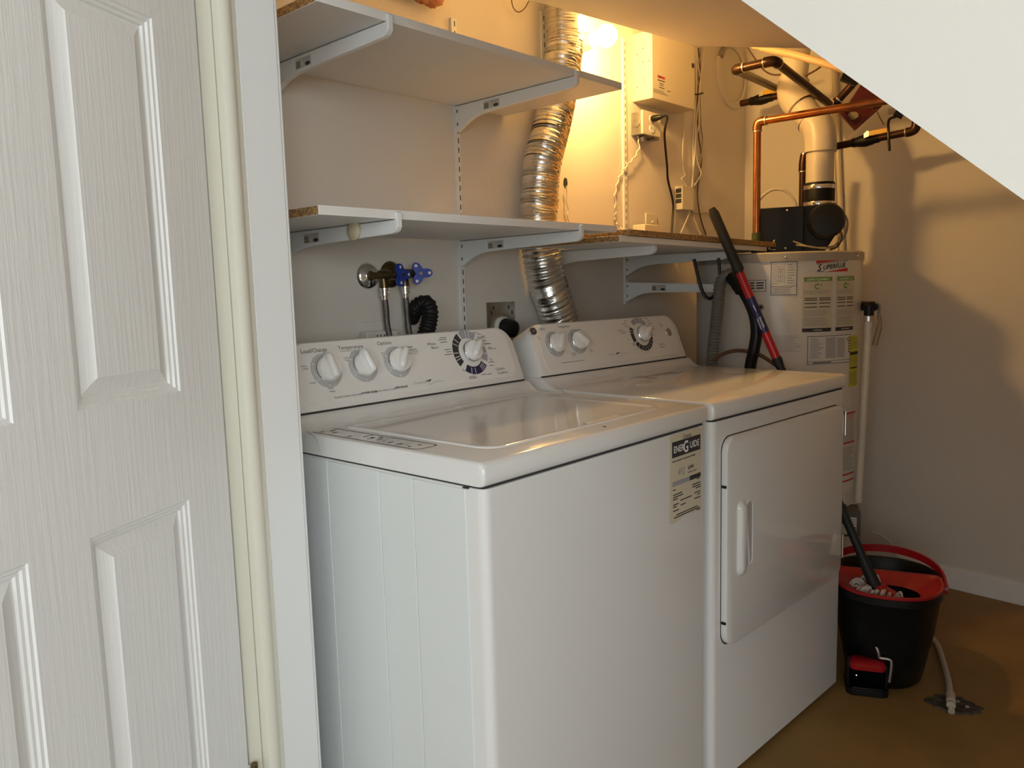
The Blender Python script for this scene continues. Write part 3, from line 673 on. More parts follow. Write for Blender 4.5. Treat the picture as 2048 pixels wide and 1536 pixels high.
wire('frayed brown wire strands trailing onto the chipboard shelf', [on_y(u, v, y) for u, v, y in ((1373, 400, .09), (1382, 420, .09), (1393, 450, .05), (1402, 471, .0))], .0034, 'wire_grey', wig=.002)
wire('thin loose wire running right from the frayed strands', [on_y(u, v, .095) for u, v in ((1385, 425), (1398, 428), (1412, 426), (1424, 430))], .0014, 'wire_grey', wig=.002)
tag(MB().m('seam_dark').tube(spline([on_y(1386, 186, .082), on_y(1394, 189, .080), on_y(1406, 186, .083)], 4), .003, 6).build('cable_tie'), 'dark tie around the wire bundle right of the panel', 'cable tie')
# hole with hanging wire right of the duct
t = thing('cable_hole', 'dark ragged wall hole with a short white wire, right of the foil duct', 'wall hole', on_y(1131, 366, YB))
MB().m('seam_dark').prism([(-.011, -.006), (-.004, -.016), (.006, -.012), (.010, 0), (.007, .014), (-.003, .017), (-.010, .008)], -.0012, .001, frame((0, 0, 0), (1, 0, 0), (0, 0, 1), (0, -1, 0))).build('hole', t)
o = on_y(1131, 366, YB)
MB().m('wire_white').tube([p-o for p in spline([on_y(u, v, .09) for u, v in ((1132, 372), (1134, 385), (1133, 405), (1137, 420), (1134, 430), (1138, 442), (1144, 450))], 5)], .0022, 6).build('wire', t)
wire('thin brown loop of wire hanging from the soffit left of the duct', [on_y(u, v, .085) for u, v in ((1022, -8), (1026, 14), (1036, 24), (1048, 18), (1058, 2))], .0016, 'wire_brown')
# torn insulation
c = on_y(838, 4, .07)
b = MB().m('insulation')
for k in range(7): b.ball(Vector((c.x-.06+.02*k+random.uniform(-.01, .01), .075, c.z+.02+.010*k*0+random.uniform(-.014, .018)-abs(k-3)*-.004)), random.uniform(.020, .030), 12, (1.3, .6, .8), .25)
tag(b.build('insulation_scrap', angle=80), 'brownish red scrap of torn insulation poking out above the top shelf', 'insulation')

# ---- hose valves, hoses, drain, outlets behind the washer
def valve(c, ang, off, flange, label):
    t = thing('hose_valve', label, 'valve', c)
    ax = Vector((off, -.078, 0)); d = ax.normalized()
    MB().m(flange).lathe([(.034, 0), (.033, .003), (.026, .009), (.014, .011), (.012, .013)], (0, -.0005, 0), (0, -1, 0), 28).build('escutcheon', t)
    b = MB().m('brass_old').tube([Vector(), ax*.4], .0095, 14); b.tube([ax*.38, ax*.62, ax*.95], [.0135, .0125, .009], 14); b.tube([ax*.5, ax*.52+Vector((0, 0, -.030))], [.010, .0115], 14); b.lathe([(.012, 0), (.012, .008)], ax*.78, d, 6); b.build('body', t)
    hm = frame(ax+d*.008, (math.cos(ang), math.sin(ang), 0), (0, 0, 1))
    P = []
    for k in range(60):
        a = 2*math.pi*k/60; rr = .0215+.0085*math.cos(3*(a-math.radians(122)))
        P.append((rr*math.cos(a), rr*math.sin(a)))
    b = MB().m('blue_handle').loft([(P, -.005), ([(x*1.03, y*1.03) for x, y in P], 0), (P, .005)], hm)
    b.m('brass_old').prism(circ(0, 0, .004, 12), -.0065, .0065, hm)
    b.m('label_white')
    for k in range(3):
        a = math.radians(122+120*k); b.prism(circ(.022*math.cos(a), .022*math.sin(a), .0038, 12), -.0056, .0056, hm)
    b.build('handle', t)
    return t
v1 = on_y(735, 552, YB); v2 = on_y(781, 549, YB)
valve(v1, math.radians(14), .036, 'chrome', 'left hose valve, with a shiny chrome wall flange and blue handle')
valve(v2, math.radians(-30), .024, 'brass_old', 'right hose valve, with a dull brass wall flange and a blue handle turned face-on')
def supply(top, bot, label):
    t = thing('supply_hose', label, 'hose', top)
    d = Vector(bot)-Vector(top)
    b = MB().m('chrome').lathe([(.0105, 0), (.0128, .001), (.0128, .006), (.0105, .007), (.0105, .013), (.0128, .014), (.0128, .019), (.008, .020), (.0072, .036)], (0, 0, 0), (0, 0, -1), 18); b.build('coupling', t)
    b = MB().m('steel_braid').tube(spline([(0, 0, -.030), (.002, .0, -.055), (.007, .003, -.10), (d.x*.6, d.y*.6, d.z*.6), tuple(d)], 8), .0078, 12); b.build('braided_hose', t)
supply(v1+Vector((.0187, -.0406, -.030)), (v1.x+.045, .045, .86), 'braided steel hose hanging from the left valve')
supply(v2+Vector((.0125, -.0406, -.030)), (v2.x+.030, .045, .86), 'braided steel hose hanging from the right valve')
hp = spline([on_y(822, 636, YB-.002), on_y(828, 622, .075), on_y(839, 610, .055), on_y(853, 607, .035), on_y(860, 622, .022), on_y(858, 645, .018), on_y(852, 668, .015), on_y(848, 700, .012)], 14)
hp = resample(hp, .0032)
b = MB().m('rubber').tube(hp, [.0205+(.0018 if i % 3 == 0 else -.0010) for i in range(len(hp))], 18); b.m('label_white').lathe([(.026, 0), (.024, .003)], (hp[0].x, YB-.0005, hp[0].z), (0, -1, 0), 20)
tag(b.build('drain_hose', angle=70), 'ribbed black drain hose arching into the wall behind the washer', 'hose')
c = on_y(722, 656, YB)
t = thing('wall_outlet', 'white wall plate with a slotted plug-in box, mostly hidden behind the washer console', 'outlet', (c.x, YB, 1.0))
WF = frame((0, 0, 0), (1, 0, 0), (0, 0, 1), (0, -1, 0))
b = MB().m('label_white').prism(rrect(.0, .076, 0, .078, .003, 3), 0, .006, WF); b.build('wall_plate', t, bevel=.001)
b = MB().m('label_white').box(-.010, .088, .0, .054, .006, .036, WF); bo = b.build('plug_in_box', t, bevel=.003)
for k in range(5): MB().m('print_dark').box(.020+.011*k, .023+.011*k, .022, .045, .036, .0366, WF).build('slot', bo)
c = on_y(973, 640, YB)
t = thing('dryer_outlet', 'bare steel outlet mounting plate with a round black dryer plug, between the two consoles', 'outlet', (c.x, YB, 1.02))
b = MB().m('galvanised').prism(rrect(0, .118, 0, .092, .003, 3), 0, .004, WF); b.m('seam_dark')
for (u, v) in ((.026, .076), (.092, .076), (.018, .062), (.106, .060)): b.prism(circ(u, v, .003, 10, .006), .004, .0045, WF)
b.build('mounting_plate', t)
b = MB().m('label_white').lathe([(.030, 0), (.030, .010), (.028, .014)], (.058, -.004, .02), (0, -1, 0), 24); b.m('black_plastic').lathe([(.027, .014), (.027, .040), (.024, .050), (.012, .056)], (.058, -.004, .02), (0, -1, -.15), 24); b.build('plug', t)

# ================================================================== water heater
T0 = Vector((1.907, -.296, 0)); TR = .2765; AZC = math.radians(-156.0)
TF = Vector((math.cos(AZC), math.sin(AZC), 0)); TRt = Vector((-math.sin(AZC), math.cos(AZC), 0))
def tm(u, v, w): a = AZC+u/TR; return Vector(((TR+w)*math.cos(a), (TR+w)*math.sin(a), v))
def pu(deg): return math.radians(deg)*TR
wh = thing('water_heater', 'tall beige cylindrical water heater in the corner, covered with stickers', 'water heater', T0)
b = MB().m('tank_enamel').lathe([(.02, .0), (TR-.01, .0), (TR, .01), (TR, 1.218)], (0, 0, 0), (0, 0, 1), 72); b.build('tank', wh)
b = MB().m('tank_cap').lathe([(TR+.0035, 1.212), (TR+.0035, 1.238), (TR-.002, 1.2430), (.03, 1.2435), (.0, 1.2435)], (0, 0, 0), (0, 0, 1), 72)
bo = b.build('top_cap', wh)
for dg in (5, 62): MB().m('chrome').ball(tm(pu(dg), 1.226, .004), .0045, 10).build('screw', bo)
# brand sticker
s = MB(); W0 = .0006
s.m('label_white').sheet(pu(25), pu(51), 1.176, 1.2135, W0, tm, 8)
def slab(mb, d0, d1, lo, hi, w, n=10):
    for k in range(n):
        a, c = pu(d0+(d1-d0)*k/n), pu(d0+(d1-d0)*(k+1)/n); fa, fc = k/n, (k+1)/n
        mb.add([tm(a, lo(fa), w), tm(c, lo(fc), w), tm(c, hi(fc), w), tm(a, hi(fa), w)], [(0, 1, 2, 3)])
s.m('label_red'); slab(s, 25, 46, lambda f: 1.2030+.0095*f, lambda f: 1.2135, .001); slab(s, 32, 51, lambda f: 1.1762, lambda f: 1.1765+.0115*f, .001)
s.m('print_navy'); slab(s, 25.5, 51, lambda f: 1.2000+.0105*f, lambda f: 1.2016+.0105*f, .0012); slab(s, 25.5, 31, lambda f: 1.1772, lambda f: 1.1786, .0012, 3)
s.m('print_dark').text('S', tm, pu(25.8), 1.1795, .0285, w=.0014, bold=.02, shear=.25, sx=.95, rot=.05); s.text('UPERFLUE', tm, pu(29.7), 1.1830, .0205, w=.0014, bold=.022, shear=.25, sx=.98, rot=.085)
s.build('sticker', wh, label='red and white brand sticker')
# two leased equipment sheets
for (d0, d1, head, foot, sc) in ((16.3, 37.5, 'LEASED EQUIPMENT', 'WARNING', 1), (40.6, 59.8, 'ÉQUIPEMENT LOUÉ', 'AVERTISSEMENT', .9)):
    s = MB(); u0, u1 = pu(d0), pu(d1); L = u1-u0
    s.m('label_cream').sheet(u0, u1, .986, 1.163, W0, tm, 8); s.m('label_green').sheet(u0+.004, u1-.002, 1.147, 1.160, .001, tm, 8)
    s.m('print_white').text(head, tm, (u0+u1)/2, 1.150, .0088, w=.0013, align='CENTER', bold=.015, sx=.98*sc)
    s.m('label_green').tube([tm((u0+u1)/2-.004+.0075*math.cos(math.radians(a)), 1.131+.0075*math.sin(math.radians(a)), .0011) for a in range(50, 330, 20)], .0020, 5)
    s.m('print_dark').text('E', tm, (u0+u1)/2+.007, 1.1325, .008, w=.0013, bold=.03)
    s.m('print_grey').lines(u0+.004, u1-.002, 1.106, 1.119, 4, .001, tm, .35)
    s.m('print_dark')
    for c0 in (u0+.006, u0+L*.53):
        for v in (1.092, 1.086, 1.076, 1.064): s.sheet(c0, c0+L*.40, v, v+.0028, .001, tm, 3)
    s.m('print_grey').lines(u0+.004, u1-.004, 1.036, 1.056, 6, .001, tm, .35); s.lines(u0+.004, u1-.003, 1.004, 1.032, 8, .001, tm, .4)
    s.m('print_dark').sheet(u0, u1-.003, .986, .998, .001, tm, 8); s.m('print_white').text(foot, tm, (u0+u1)/2, .9895, .0065, w=.0013, align='CENTER', sx=sc)
    s.build('sticker', wh, label='leased equipment notice, left of the pair' if sc == 1 else 'leased equipment notice, right of the pair')
def sheet_label(d0, d1, v0, v1, back, fr, label, fn=None, t=.0016):
    s = MB(); u0, u1 = pu(d0), pu(d1)
    if back: s.m(back).sheet(u0, u1, v0, v1, W0, tm, 10)
    if fr: s.m(fr).outline(u0, u1, v0, v1, t, .0011, tm, 10)
    if fn: fn(s, u0, u1, v0, v1)
    return s.build('sticker', wh, label=label)
def f_rating(s, u0, u1, v0, v1):
    L = u1-u0
    s.m('print_grey'); s.lines(u0+L*.05, u0+L*.33, v0+.018, v1-.006, 12, .001, tm, .4, .5); s.lines(u0+L*.36, u0+L*.60, v0+.018, v1-.006, 20, .001, tm, .6, .1); s.lines(u0+L*.62, u0+L*.84, v0+.018, v1-.008, 18, .001, tm, .6, .1)
    s.m('print_dark'); s.sheet(u0, u1, v0+.009, v0+.0102, .0011, tm, 8); s.lines(u0+L*.1, u0+L*.5, v0+.002, v0+.008, 1, .001, tm, .5); s.lines(u0+L*.94, u0+L*.98, v0+.03, v1-.006, 6, .001, tm, .6)
    s.prism([(u0+L*.885, v1-.018), (u0+L*.90, v1-.008), (u0+L*.915, v1-.018)], .0008, .001, tm)
sheet_label(20, 56, .881, .972, 'label_white', 'print_dark', 'large outlined rating plate', f_rating)
def f_diag(s, u0, u1, v0, v1):
    L = u1-u0; s.m('print_dark').sheet(u0, u1, v0+.028, v0+.0292, .0011, tm, 6)
    s.m('print_grey'); s.lines(u0+L*.06, u0+L*.5, v0+.034, v1-.006, 9, .001, tm, .2, .6); s.lines(u0+L*.62, u0+L*.97, v0+.034, v1-.006, 8, .001, tm, .25, .5); s.lines(u0+L*.1, u1-L*.06, v0+.004, v0+.026, 4, .001, tm, .4, .3)
    for k in range(4): s.sheet(u0+L*(.3+.07*k), u0+L*(.315+.07*k), v0+.04, v1-.012, .0012, tm, 1)
sheet_label(-4, 12.5, 1.106, 1.212, 'label_white', 'print_dark', 'outlined wiring diagram label', f_diag)
def f_small(s, u0, u1, v0, v1):
    L = u1-u0; s.m('print_dark'); s.lines(u0+L*.12, u0+L*.4, v0+.007, v1-.005, 3, .001, tm, .5, .2); s.lines(u0+L*.48, u0+L*.95, v0+.007, v1-.005, 3, .001, tm, .5, .2)
sheet_label(-19, -7, 1.119, 1.156, 'label_white', 'print_dark', 'small outlined label', f_small)
sheet_label(-4.5, 17.0, .922, .978, None, None, 'faded printed text block', lambda s, a, bq, c, d: s.m('label_grey').lines(a, bq, c, d, 9, W0, tm, .25, .3))
def f_yel(s, u0, u1, v0, v1):
    s.m('print_dark').sheet(u0+.004, u1-.002, v0+.105, v0+.116, .001, tm, 3); s.sheet(u0+.006, u1-.008, v0+.060, v0+.065, .001, tm, 3); s.m('sticker_olive').lines(u0+.004, u1-.004, v0+.07, v0+.10, 5, .001, tm, .3); s.lines(u0+.004, u1-.004, v0+.01, v0+.05, 7, .001, tm, .3); s.lines(u0+.004, u1-.004, v0+.125, v1-.006, 6, .001, tm, .3)
sheet_label(55.5, 69, .797, .966, 'label_yellow', None, 'narrow yellow strip label', f_yel)
def f_red(s, u0, u1, v0, v1):
    s.m('label_red')
    for v in (v1-.006, v1-.105, v0+.055, v0+.033): s.sheet(u0, u1, v, v+.006, .001, tm, 4)
    s.m('label_grey').lines(u0+.004, u1-.004, v0+.07, v1-.115, 14, .001, tm, .45, .4); s.lines(u0+.004, u1-.003, v1-.098, v1-.02, 16, .001, tm, .45, .3); s.m('label_red').lines(u0+.004, u1-.003, v1-.02, v1-.008, 3, .001, tm, .4, .3)
sheet_label(50, 66, .445, .712, 'label_white', None, 'white label with red bars', f_red)
b = MB().m('print_grey').lathe([(.011, 0), (.011, .004), (.008, .005)], tm(pu(-10.3), 1.069, 0), TF, 20); b.m('seam_dark').lathe([(.006, .005), (.0055, .0055)], tm(pu(-10.3), 1.069, 0), TF, 16); b.build('access_plug', wh)
# blower assembly on the cap
BF = frame((0, 0, 0), TRt, (0, 0, 1), TF)       # u right, v up, w to the camera
b = MB().m('black_metal').box(-.060, .085, 1.244, 1.402, -.12, .055, BF)
b.prism([(.03, 1.244), (.150, 1.244), (.185, 1.300), (.190, 1.36), (.182, 1.400), (.10, 1.403), (.03, 1.400)], -.155, .045, BF)
b.build('blower_housing', wh, bevel=.003)
b = MB().m('black_metal').loft([(circ(.150, 1.345, .050, 28), .04), (circ(.150, 1.345, .058, 28), .06), (circ(.153, 1.345, .058, 28), .12), (circ(.153, 1.345, .050, 28), .135), (circ(.153, 1.345, .020, 28), .138)], BF); b.m('mop_grey')
b.prism(circ(.118, 1.385, .010, 8), .045, .07, BF); b.box(.100, .106, 1.32, 1.36, .045, .06, BF); b.box(.122, .134, 1.300, 1.308, .055, .075, BF)
b.build('blower_motor', wh)
for (u, v) in ((.030, 1.390), (.026, 1.262)): MB().m('chrome').ball(BF(u, v, .056), .005, 10).build('screw', wh)
b = MB().m('wire_grey').tube([BF(*p) for p in spline([(.185, 1.375, .08), (.215, 1.36, .06), (.222, 1.32, .04), (.205, 1.28, .03), (.17, 1.262, .05), (.11, 1.262, .07), (.05, 1.285, .06)], 6)], .003, 6)
b.tube([BF(*p) for p in spline([(.175, 1.33, .12), (.196, 1.30, .10), (.186, 1.27, .08), (.16, 1.255, .07), (.10, 1.265, .075), (.06, 1.272, .06)], 6)], .0028, 6)
b.m('wire_brown').tube([BF(*p) for p in spline([(.185, 1.33, .06), (.205, 1.30, .05), (.195, 1.265, .04), (.17, 1.252, .03)], 6)], .003, 6)
b.m('wire_white').tube([BF(*p) for p in spline([(-.010, 1.292, .056), (-.020, 1.275, .06), (-.028, 1.262, .06), (-.005, 1.258, .075)], 5)], .002, 6)
b.build('motor_wires', wh)
b = MB().m('tube_white').tube([BF(*p) for p in spline([(.06, 1.405, .0), (.052, 1.43, 0), (.02, 1.463, 0), (-.02, 1.468, 0), (-.055, 1.445, 0), (-.073, 1.41, 0), (-.066, 1.375, -.01), (-.058, 1.355, -.02)], 7)], .0052, 8); b.build('pressure_tube', wh, label='pale curved tube over the blower')
# gas valve with label, low on the front
GF = frame(tm(pu(58), 0, 0), Vector((math.cos(AZC+math.radians(128)), math.sin(AZC+math.radians(128)), 0)), (0, 0, 1))
GF = frame(tm(pu(60), 0, 0), TRt, (0, 0, 1), TF)
b = MB().m('valve_box_grey').box(-.06, .030, .305, .392, -.02, .075, GF); b.box(-.045, -.01, .392, .402, -.02, .06, GF); b.prism(circ(-.035, .33, .022, 24), .075, .09, GF)
go = b.build('gas_valve', wh, bevel=.003)
b = MB().m('label_white').box(-.008, .018, .318, .372, .0752, .0756, GF); b.m('label_cream').prism(circ(-.020, .335, .018, 20), .0905, .091, GF); b.m('label_red').box(.004, .016, .328, .340, .0756, .0759, GF); b.m('label_grey')
for k in range(4): b.box(-.005, .016, .346+.006*k, .349+.006*k, .0756, .0759, GF)
b.build('label', go)
# relief valve and discharge pipe down the side
c = on_rw(1737, 625, .10); rx = at_d(1736, 640, 2.86)-T0
b = MB().m('black_plastic'); top = at_d(1738, 613, 2.87)-T0
b.tube([Vector((TR*.9*math.cos(AZC+math.radians(95)), TR*.9*math.sin(AZC+math.radians(95)), top.z)), top+Vector((.012, -.012, 0))], .016, 14); b.ball(top+Vector((.006, -.006, -.001)), .0175, 14); b.tube([top+Vector((0, 0, .006)), top+Vector((0, 0, -.03))], [.017, .0155], 14); b.m('chrome').lathe([(.0165, 0), (.0165, .016)], top+Vector((0, 0, -.048)), (0, 0, 1), 16)
lv = top+TRt*.030
b.m('galvanised').tube(spline([top+Vector((.01, -.01, .01)), lv+Vector((0, 0, .006)), lv+Vector((0, 0, -.03))], 4), .004, 8)
rv = b.build('relief_valve', wh, label='dark elbow valve with a chrome collar')
b = MB().m('pvc').tube([top+Vector((0, 0, -.045)), at_d(1716, 1004, 2.86)-T0], .0125, 16); b.build('discharge_pipe', wh, label='long thin white discharge pipe')
b = MB().m('tag_tan').tube(spline([lv+Vector((0, 0, -.03)), lv+TRt*.004+Vector((0, 0, -.06)), lv-TRt*.010+Vector((0, 0, -.128))], 5), [.006]*6+[.009]*5, 6); b.build('tag', rv)

# ================================================================== pipework by the heater
# white flue pipe
D = 3.08
A0 = T0+TRt*.139-TF*.106
zz = lambda v: at_d(1637, v, D).z
vp0 = Vector((A0.x, A0.y, 1.404))
t = thing('flue_pipe', 'fat cream plastic flue pipe rising in offset bends from the heater blower', 'pipe', vp0)
n1 = Vector((A0.x, A0.y, zz(262))); n2 = at_d(1583, 190, 3.14); n3 = at_d(1600, 92, 3.16); n4 = n3+(n3-n2).normalized()*.0+Vector((.03, .0, .16))
def tb(pts, r, o, m, n=22):
    return MB().m(m).tube([Vector(p)-o for p in pts], r, n)
up = Vector((0, 0, 1))
b = tb([vp0+up*.06, n1-up*.02], .047, vp0, 'pvc'); b.build('pipe', t)
b = tb([n2+(n3-n2)*.25, n3+up*.12], .047, vp0, 'pvc'); b.build('pipe', t)
d12 = (n2-n1).normalized(); d23 = (n3-n2).normalized()
b = tb(spline([n1-up*.075, n1-up*.03, n1+d12*.018+up*.004, n1+d12*.055], 6), .054, vp0, 'pvc'); b.build('elbow', t)
b = tb([n1+d12*.03, n2-d12*.03], .047, vp0, 'pvc'); b.build('pipe', t)
b = tb(spline([n2-d12*.065, n2-d12*.02, n2+d23*.020, n2+d23*.055], 6), .054, vp0, 'pvc'); b.build('elbow', t)
def seam(c, d, r): MB().m('wire_brown').tube([Vector(c)-vp0-d*.0007, Vector(c)-vp0+d*.0007], r+.0006, 24).build('joint_line', t)
seam(n1-up*.074, up, .0538); seam(n2-d12*.064, d12, .0538); seam(n1+d12*.0545, d12, .0538)
b = MB().m('rubber').lathe([(.050, .0), (.052, .004), (.052, .085), (.050, .089)], (0, 0, 0), (0, 0, 1), 28); co_ = b.build('coupling', t, label='black rubber coupling')
b = MB().m('chrome').lathe([(.0532, .008), (.0535, .009), (.0535, .021), (.0532, .022)], (0, 0, 0), (0, 0, 1), 28); b.lathe([(.0532, .066), (.0535, .067), (.0535, .079), (.0532, .080)], (0, 0, 0), (0, 0, 1), 28); b.tube([TRt*.048+TF*.028+up*.010, TRt*.055+TF*.028+up*.010], .005, 8); b.build('clamp', co_)
def pipe_run(name, label, pts, r, m, elbows=True, cat='pipe', bend=.022):
    o = Vector(pts[0]); t = thing(name, label, cat, o)
    P = [Vector(p)-o for p in pts]
    for i in range(len(P)-1):
        d = (P[i+1]-P[i]); L = d.length; d.normalize()
        a = P[i]+(d*bend if i else Vector()); e = P[i+1]-(d*bend if i < len(P)-2 else Vector())
        MB().m(m).tube([a, e], r, 14).build('pipe', t)
    for i in range(1, len(P)-1):
        d0 = (P[i]-P[i-1]).normalized(); d1 = (P[i+1]-P[i]).normalized()
        e = MB().m(m).tube(spline([P[i]-d0*bend*1.35, P[i]-d0*bend*.8, P[i]-d0*bend*.2+d1*bend*.2, P[i]+d1*bend*.8, P[i]+d1*bend*1.35], 5), r*1.22, 14)
        e.m('solder').tube([P[i]+d1*bend*1.3, P[i]+d1*bend*1.5], r*1.26, 14); e.tube([P[i]-d0*bend*1.5, P[i]-d0*bend*1.35], r*1.26, 14); e.build('elbow', t)
    return t, P
pa = Vector((1.751, -.291, 1.2440)); pz = at_d(1513, 244, 2.83).z
t, P = pipe_run('copper_pipe', 'bright copper pipe rising from the heater top and turning right in front of the flue', [pa, Vector((1.751, -.291, pz)), Vector((1.751, -.86, pz-.003))], .0125, 'copper')
MB().m('green_patina').tube([(0, 0, 0), (0, 0, .07)], [.017, .015], 12).build('nipple', t, label='greenish corroded nipple')
q1 = on_y(1470, 139, -.25); q2 = on_x(1548, 121, q1.x); q3 = on_y(1665, 213, q2.y); q4 = on_x(1722, 150, q3.x); q0 = on_y(1560, 180, -.12)
t, P = pipe_run('copper_pipe', 'dark tarnished copper pipe zigzagging across the front of the flue', [q0, q1, q2, q3, q4], .0135, 'copper_dark')
# second riser behind the flue
t, P = pipe_run('copper_pipe', 'short dark copper pipe standing behind the flue coupling', [Vector((at_d(1606, 310, 3.17).x, at_d(1606, 310, 3.17).y, 1.2440)), at_d(1606, 326, 3.17), at_d(1610, 306, 3.17)], .0125, 'copper_dark')
def ball_valve(pts, vi, label, m='copper_dark', hl=.07):
    t, P = pipe_run('valve_pipe', label, pts, .013, m)
    d = (P[vi+1]-P[vi]).normalized(); c = P[vi]+d*((P[vi+1]-P[vi]).length*.45)
    side = TF
    b = MB().m('brass_old'); b.m('black_metal').tube([c-d*.045, c-d*.03, c-d*.022, c, c+d*.022, c+d*.03, c+d*.045], [.016, .0165, .019, .022, .019, .0165, .016], 14); b.tube([c, c+side*.03+up*.014], .007, 10); b.build('valve_body', t)
    k = c+side*.032+up*.015
    h = MB().m('yellow_vinyl').box(.006, hl, -.0075, .0095, -.003, .003, frame(k, d, up, side)); ho = h.build('valve_handle', t, bevel=.002)
    MB().m('solder').prism([(-.010, -.010), (.006, -.008), (.006, .009), (0, .012), (-.010, .004)], -.0015, .0015, frame(k, d, up, side)).build('lever_plate', ho)
    return t
ball_valve([on_x(1655, 296, 2.15), on_x(1832, 261, 2.15), on_x(1835, 225, 2.15)], 0, 'dark pipe with a yellow-handled valve, right of the flue against the end wall')
ball_valve([on_x(1482, 207, 2.25), on_x(1575, 188, 2.25)], 0, 'dark pipe with a yellow-handled valve, half hidden left of the flue', hl=.09)
# round collar on the wall in the corner
c = Vector((2.335, YB, 2.00))
b = MB().m('wall_paint').lathe([(.132, 0), (.132, .006), (.112, .010), (.108, .002)], c, (0, -1, 0), 40, caps=False)
b.m('galvanised').tube([c+Vector((.123*math.cos(math.radians(a)), -.008, .123*math.sin(math.radians(a)))) for a in range(105, 160, 5)], .0125, 8)
tag(b.build('wall_collar'), 'large round patched collar on the back wall left of the flue', 'collar')
# cream cable under the soffit end
b = MB().m('cable_cream').tube(spline([on_x(1505, 94, 1.92), on_x(1545, 101, 1.92), on_x(1600, 113, 1.92), on_x(1690, 140, 1.92), on_x(1740, 160, 1.92)], 6), [.006]*3+[.010]*2+[.0125]*20, 12)
tag(b.build('flexible_tube'), 'cream flexible tube running just below the soffit end, above the copper pipes', 'tube')
wire('thin dark wire curving behind the cream flue left of the zigzag pipe', [at_d(u, v, 3.26) for u, v in ((1495, 95), (1512, 120), (1530, 142), (1550, 150), (1575, 146))], .003, 'wire_brown')
wire('dark looping wire right of the flue top', [at_d(u, v, 3.10) for u, v in ((1610, 152), (1632, 140), (1645, 130), (1652, 126))], .0035, 'wire_brown')
# conduit in the corner of the end wall
for i, (ua, va, ub, vb, r) in enumerate(((1668, 90, 1686, 545, .011), (1661, 95, 1676, 545, .005))):
    b = MB().m('pvc').tube([on_rw(ua, va, .014), on_rw(ub, vb, .014)], r, 12)
    tag(b.build('conduit'), ['thick cream conduit running down the end wall behind the flue', 'thin cream cable beside the conduit on the end wall'][i], 'conduit')
# red lamp housing hung among the pipes
rc = at_d(1722, 200, 2.80); rm = frame(rc, TRt, up, TF)
t = thing('work_light', 'dark red plastic work light housing hung among the pipes under the slanted wall', 'work light', rc)
b = MB().m('dark_red').prism([(-.050, -.025), (-.016, -.082), (.052, -.018), (.066, .05), (.02, .08), (-.02, .02)], -.05, .0, frame((0, 0, 0), TRt, up, TF)); b.build('housing', t, bevel=.003)
b = MB().m('dark_red').prism([(-.066, -.032), (-.016, -.092), (.060, -.026), (.052, -.016), (-.014, -.074), (-.054, -.026)], -.01, .012, frame((0, 0, 0), TRt, up, TF)); b.build('rim', t, bevel=.002)
b = MB().m('tag_tan').prism(circ(-.022, -.046, .016, 18, .012), .0, .003, frame((0, 0, 0), TRt, up, TF)); b.build('lens', t)
b = MB().m('black_plastic').box(.02, .075, -.046, -.022, -.01, .02, frame((0, 0, 0), TRt+up*.5, up-TRt*.5, TF)); b.build('switch', t, bevel=.002)
t = thing('hanging_clamp', 'black clamp and cord end dangling beside the yellow-handled valve on the right', 'clamp', at_d(1790, 225, 2.80))
o = at_d(1790, 225, 2.80)
b = MB().m('black_plastic').tube([p-o for p in spline([at_d(1800, 215, 2.80), at_d(1793, 232, 2.8), at_d(1778, 240, 2.8), at_d(1777, 268, 2.78), at_d(1779, 302, 2.78)], 5)], .004, 8); b.tube([Vector((0, 0, 0)), at_d(1806, 232, 2.8)-o], .011, 10); b.m('galvanised').box(-.02, 0, -.004, .012, -.003, .003, frame((0, 0, 0), TRt, up, TF)); b.build('cord_end', t)
wire('very thin dark wire dangling below the red housing', [at_d(u, v, 2.79) for u, v in ((1752, 218), (1758, 232), (1768, 250))], .0016, 'wire_brown')
t = thing('pipe_clamp', 'small black clamp at the upper end of the zigzag copper pipe', 'clamp', at_d(1695, 158, 2.83))
MB().m('black_metal').box(-.02, .03, -.012, .012, -.012, .012, frame((0, 0, 0), TRt-up*.5, up+TRt*.5, TF)).build('jaw', t, bevel=.003)

# ================================================================== vacuum hose
def ribbed(path, r, amp): return [r+(amp if i % 2 == 0 else -amp) for i in range(len(path))]
o = Vector((1.475, -.25, .0))
t = thing('vacuum_hose', 'grey ribbed vacuum hose bent over beside the heater, with a black curved wand', 'vacuum hose', o)
hp = spline([Vector((1.474, -.255, .02)), Vector((1.474, -.258, .5)), on_x(1424, 730, 1.48), on_x(1432, 650, 1.48), on_x(1437, 600, 1.48), on_x(1440, 572, 1.48), on_x(1447, 556, 1.48), on_x(1459, 550, 1.48), on_x(1471, 560, 1.48)], 22)
hp = resample(hp, .0050)
b = MB().m('hose_grey').tube([p-o for p in hp], ribbed(hp, .0185, .0022), 16); b.build('ribbed_hose', t, angle=70)
wp = spline([on_x(1463, 553, 1.48), on_x(1478, 570, 1.47), on_x(1495, 596, 1.46), on_x(1509, 630, 1.455), on_x(1513, 665, 1.455), on_x(1508, 700, 1.455), on_x(1500, 740, 1.46), Vector((1.462, -.40, .72)), Vector((1.468, -.40, .32))], 10)
b = MB().m('black_plastic').tube([p-o for p in wp], [.022]*9+[.0235]*6+[.0175]*(len(wp)-15), 16); b.build('wand', t)
wire('brown rubber tube looping behind the vacuum wand above the dryer top', [at_d(u, v, dd) for u, v, dd in ((1424, 722, 2.52), (1445, 708, 2.53), (1475, 701, 2.54), (1510, 706, 2.55), (1540, 722, 2.56), (1565, 745, 2.57), (1580, 790, 2.57))], .006, 'wire_brown', cat='tube')
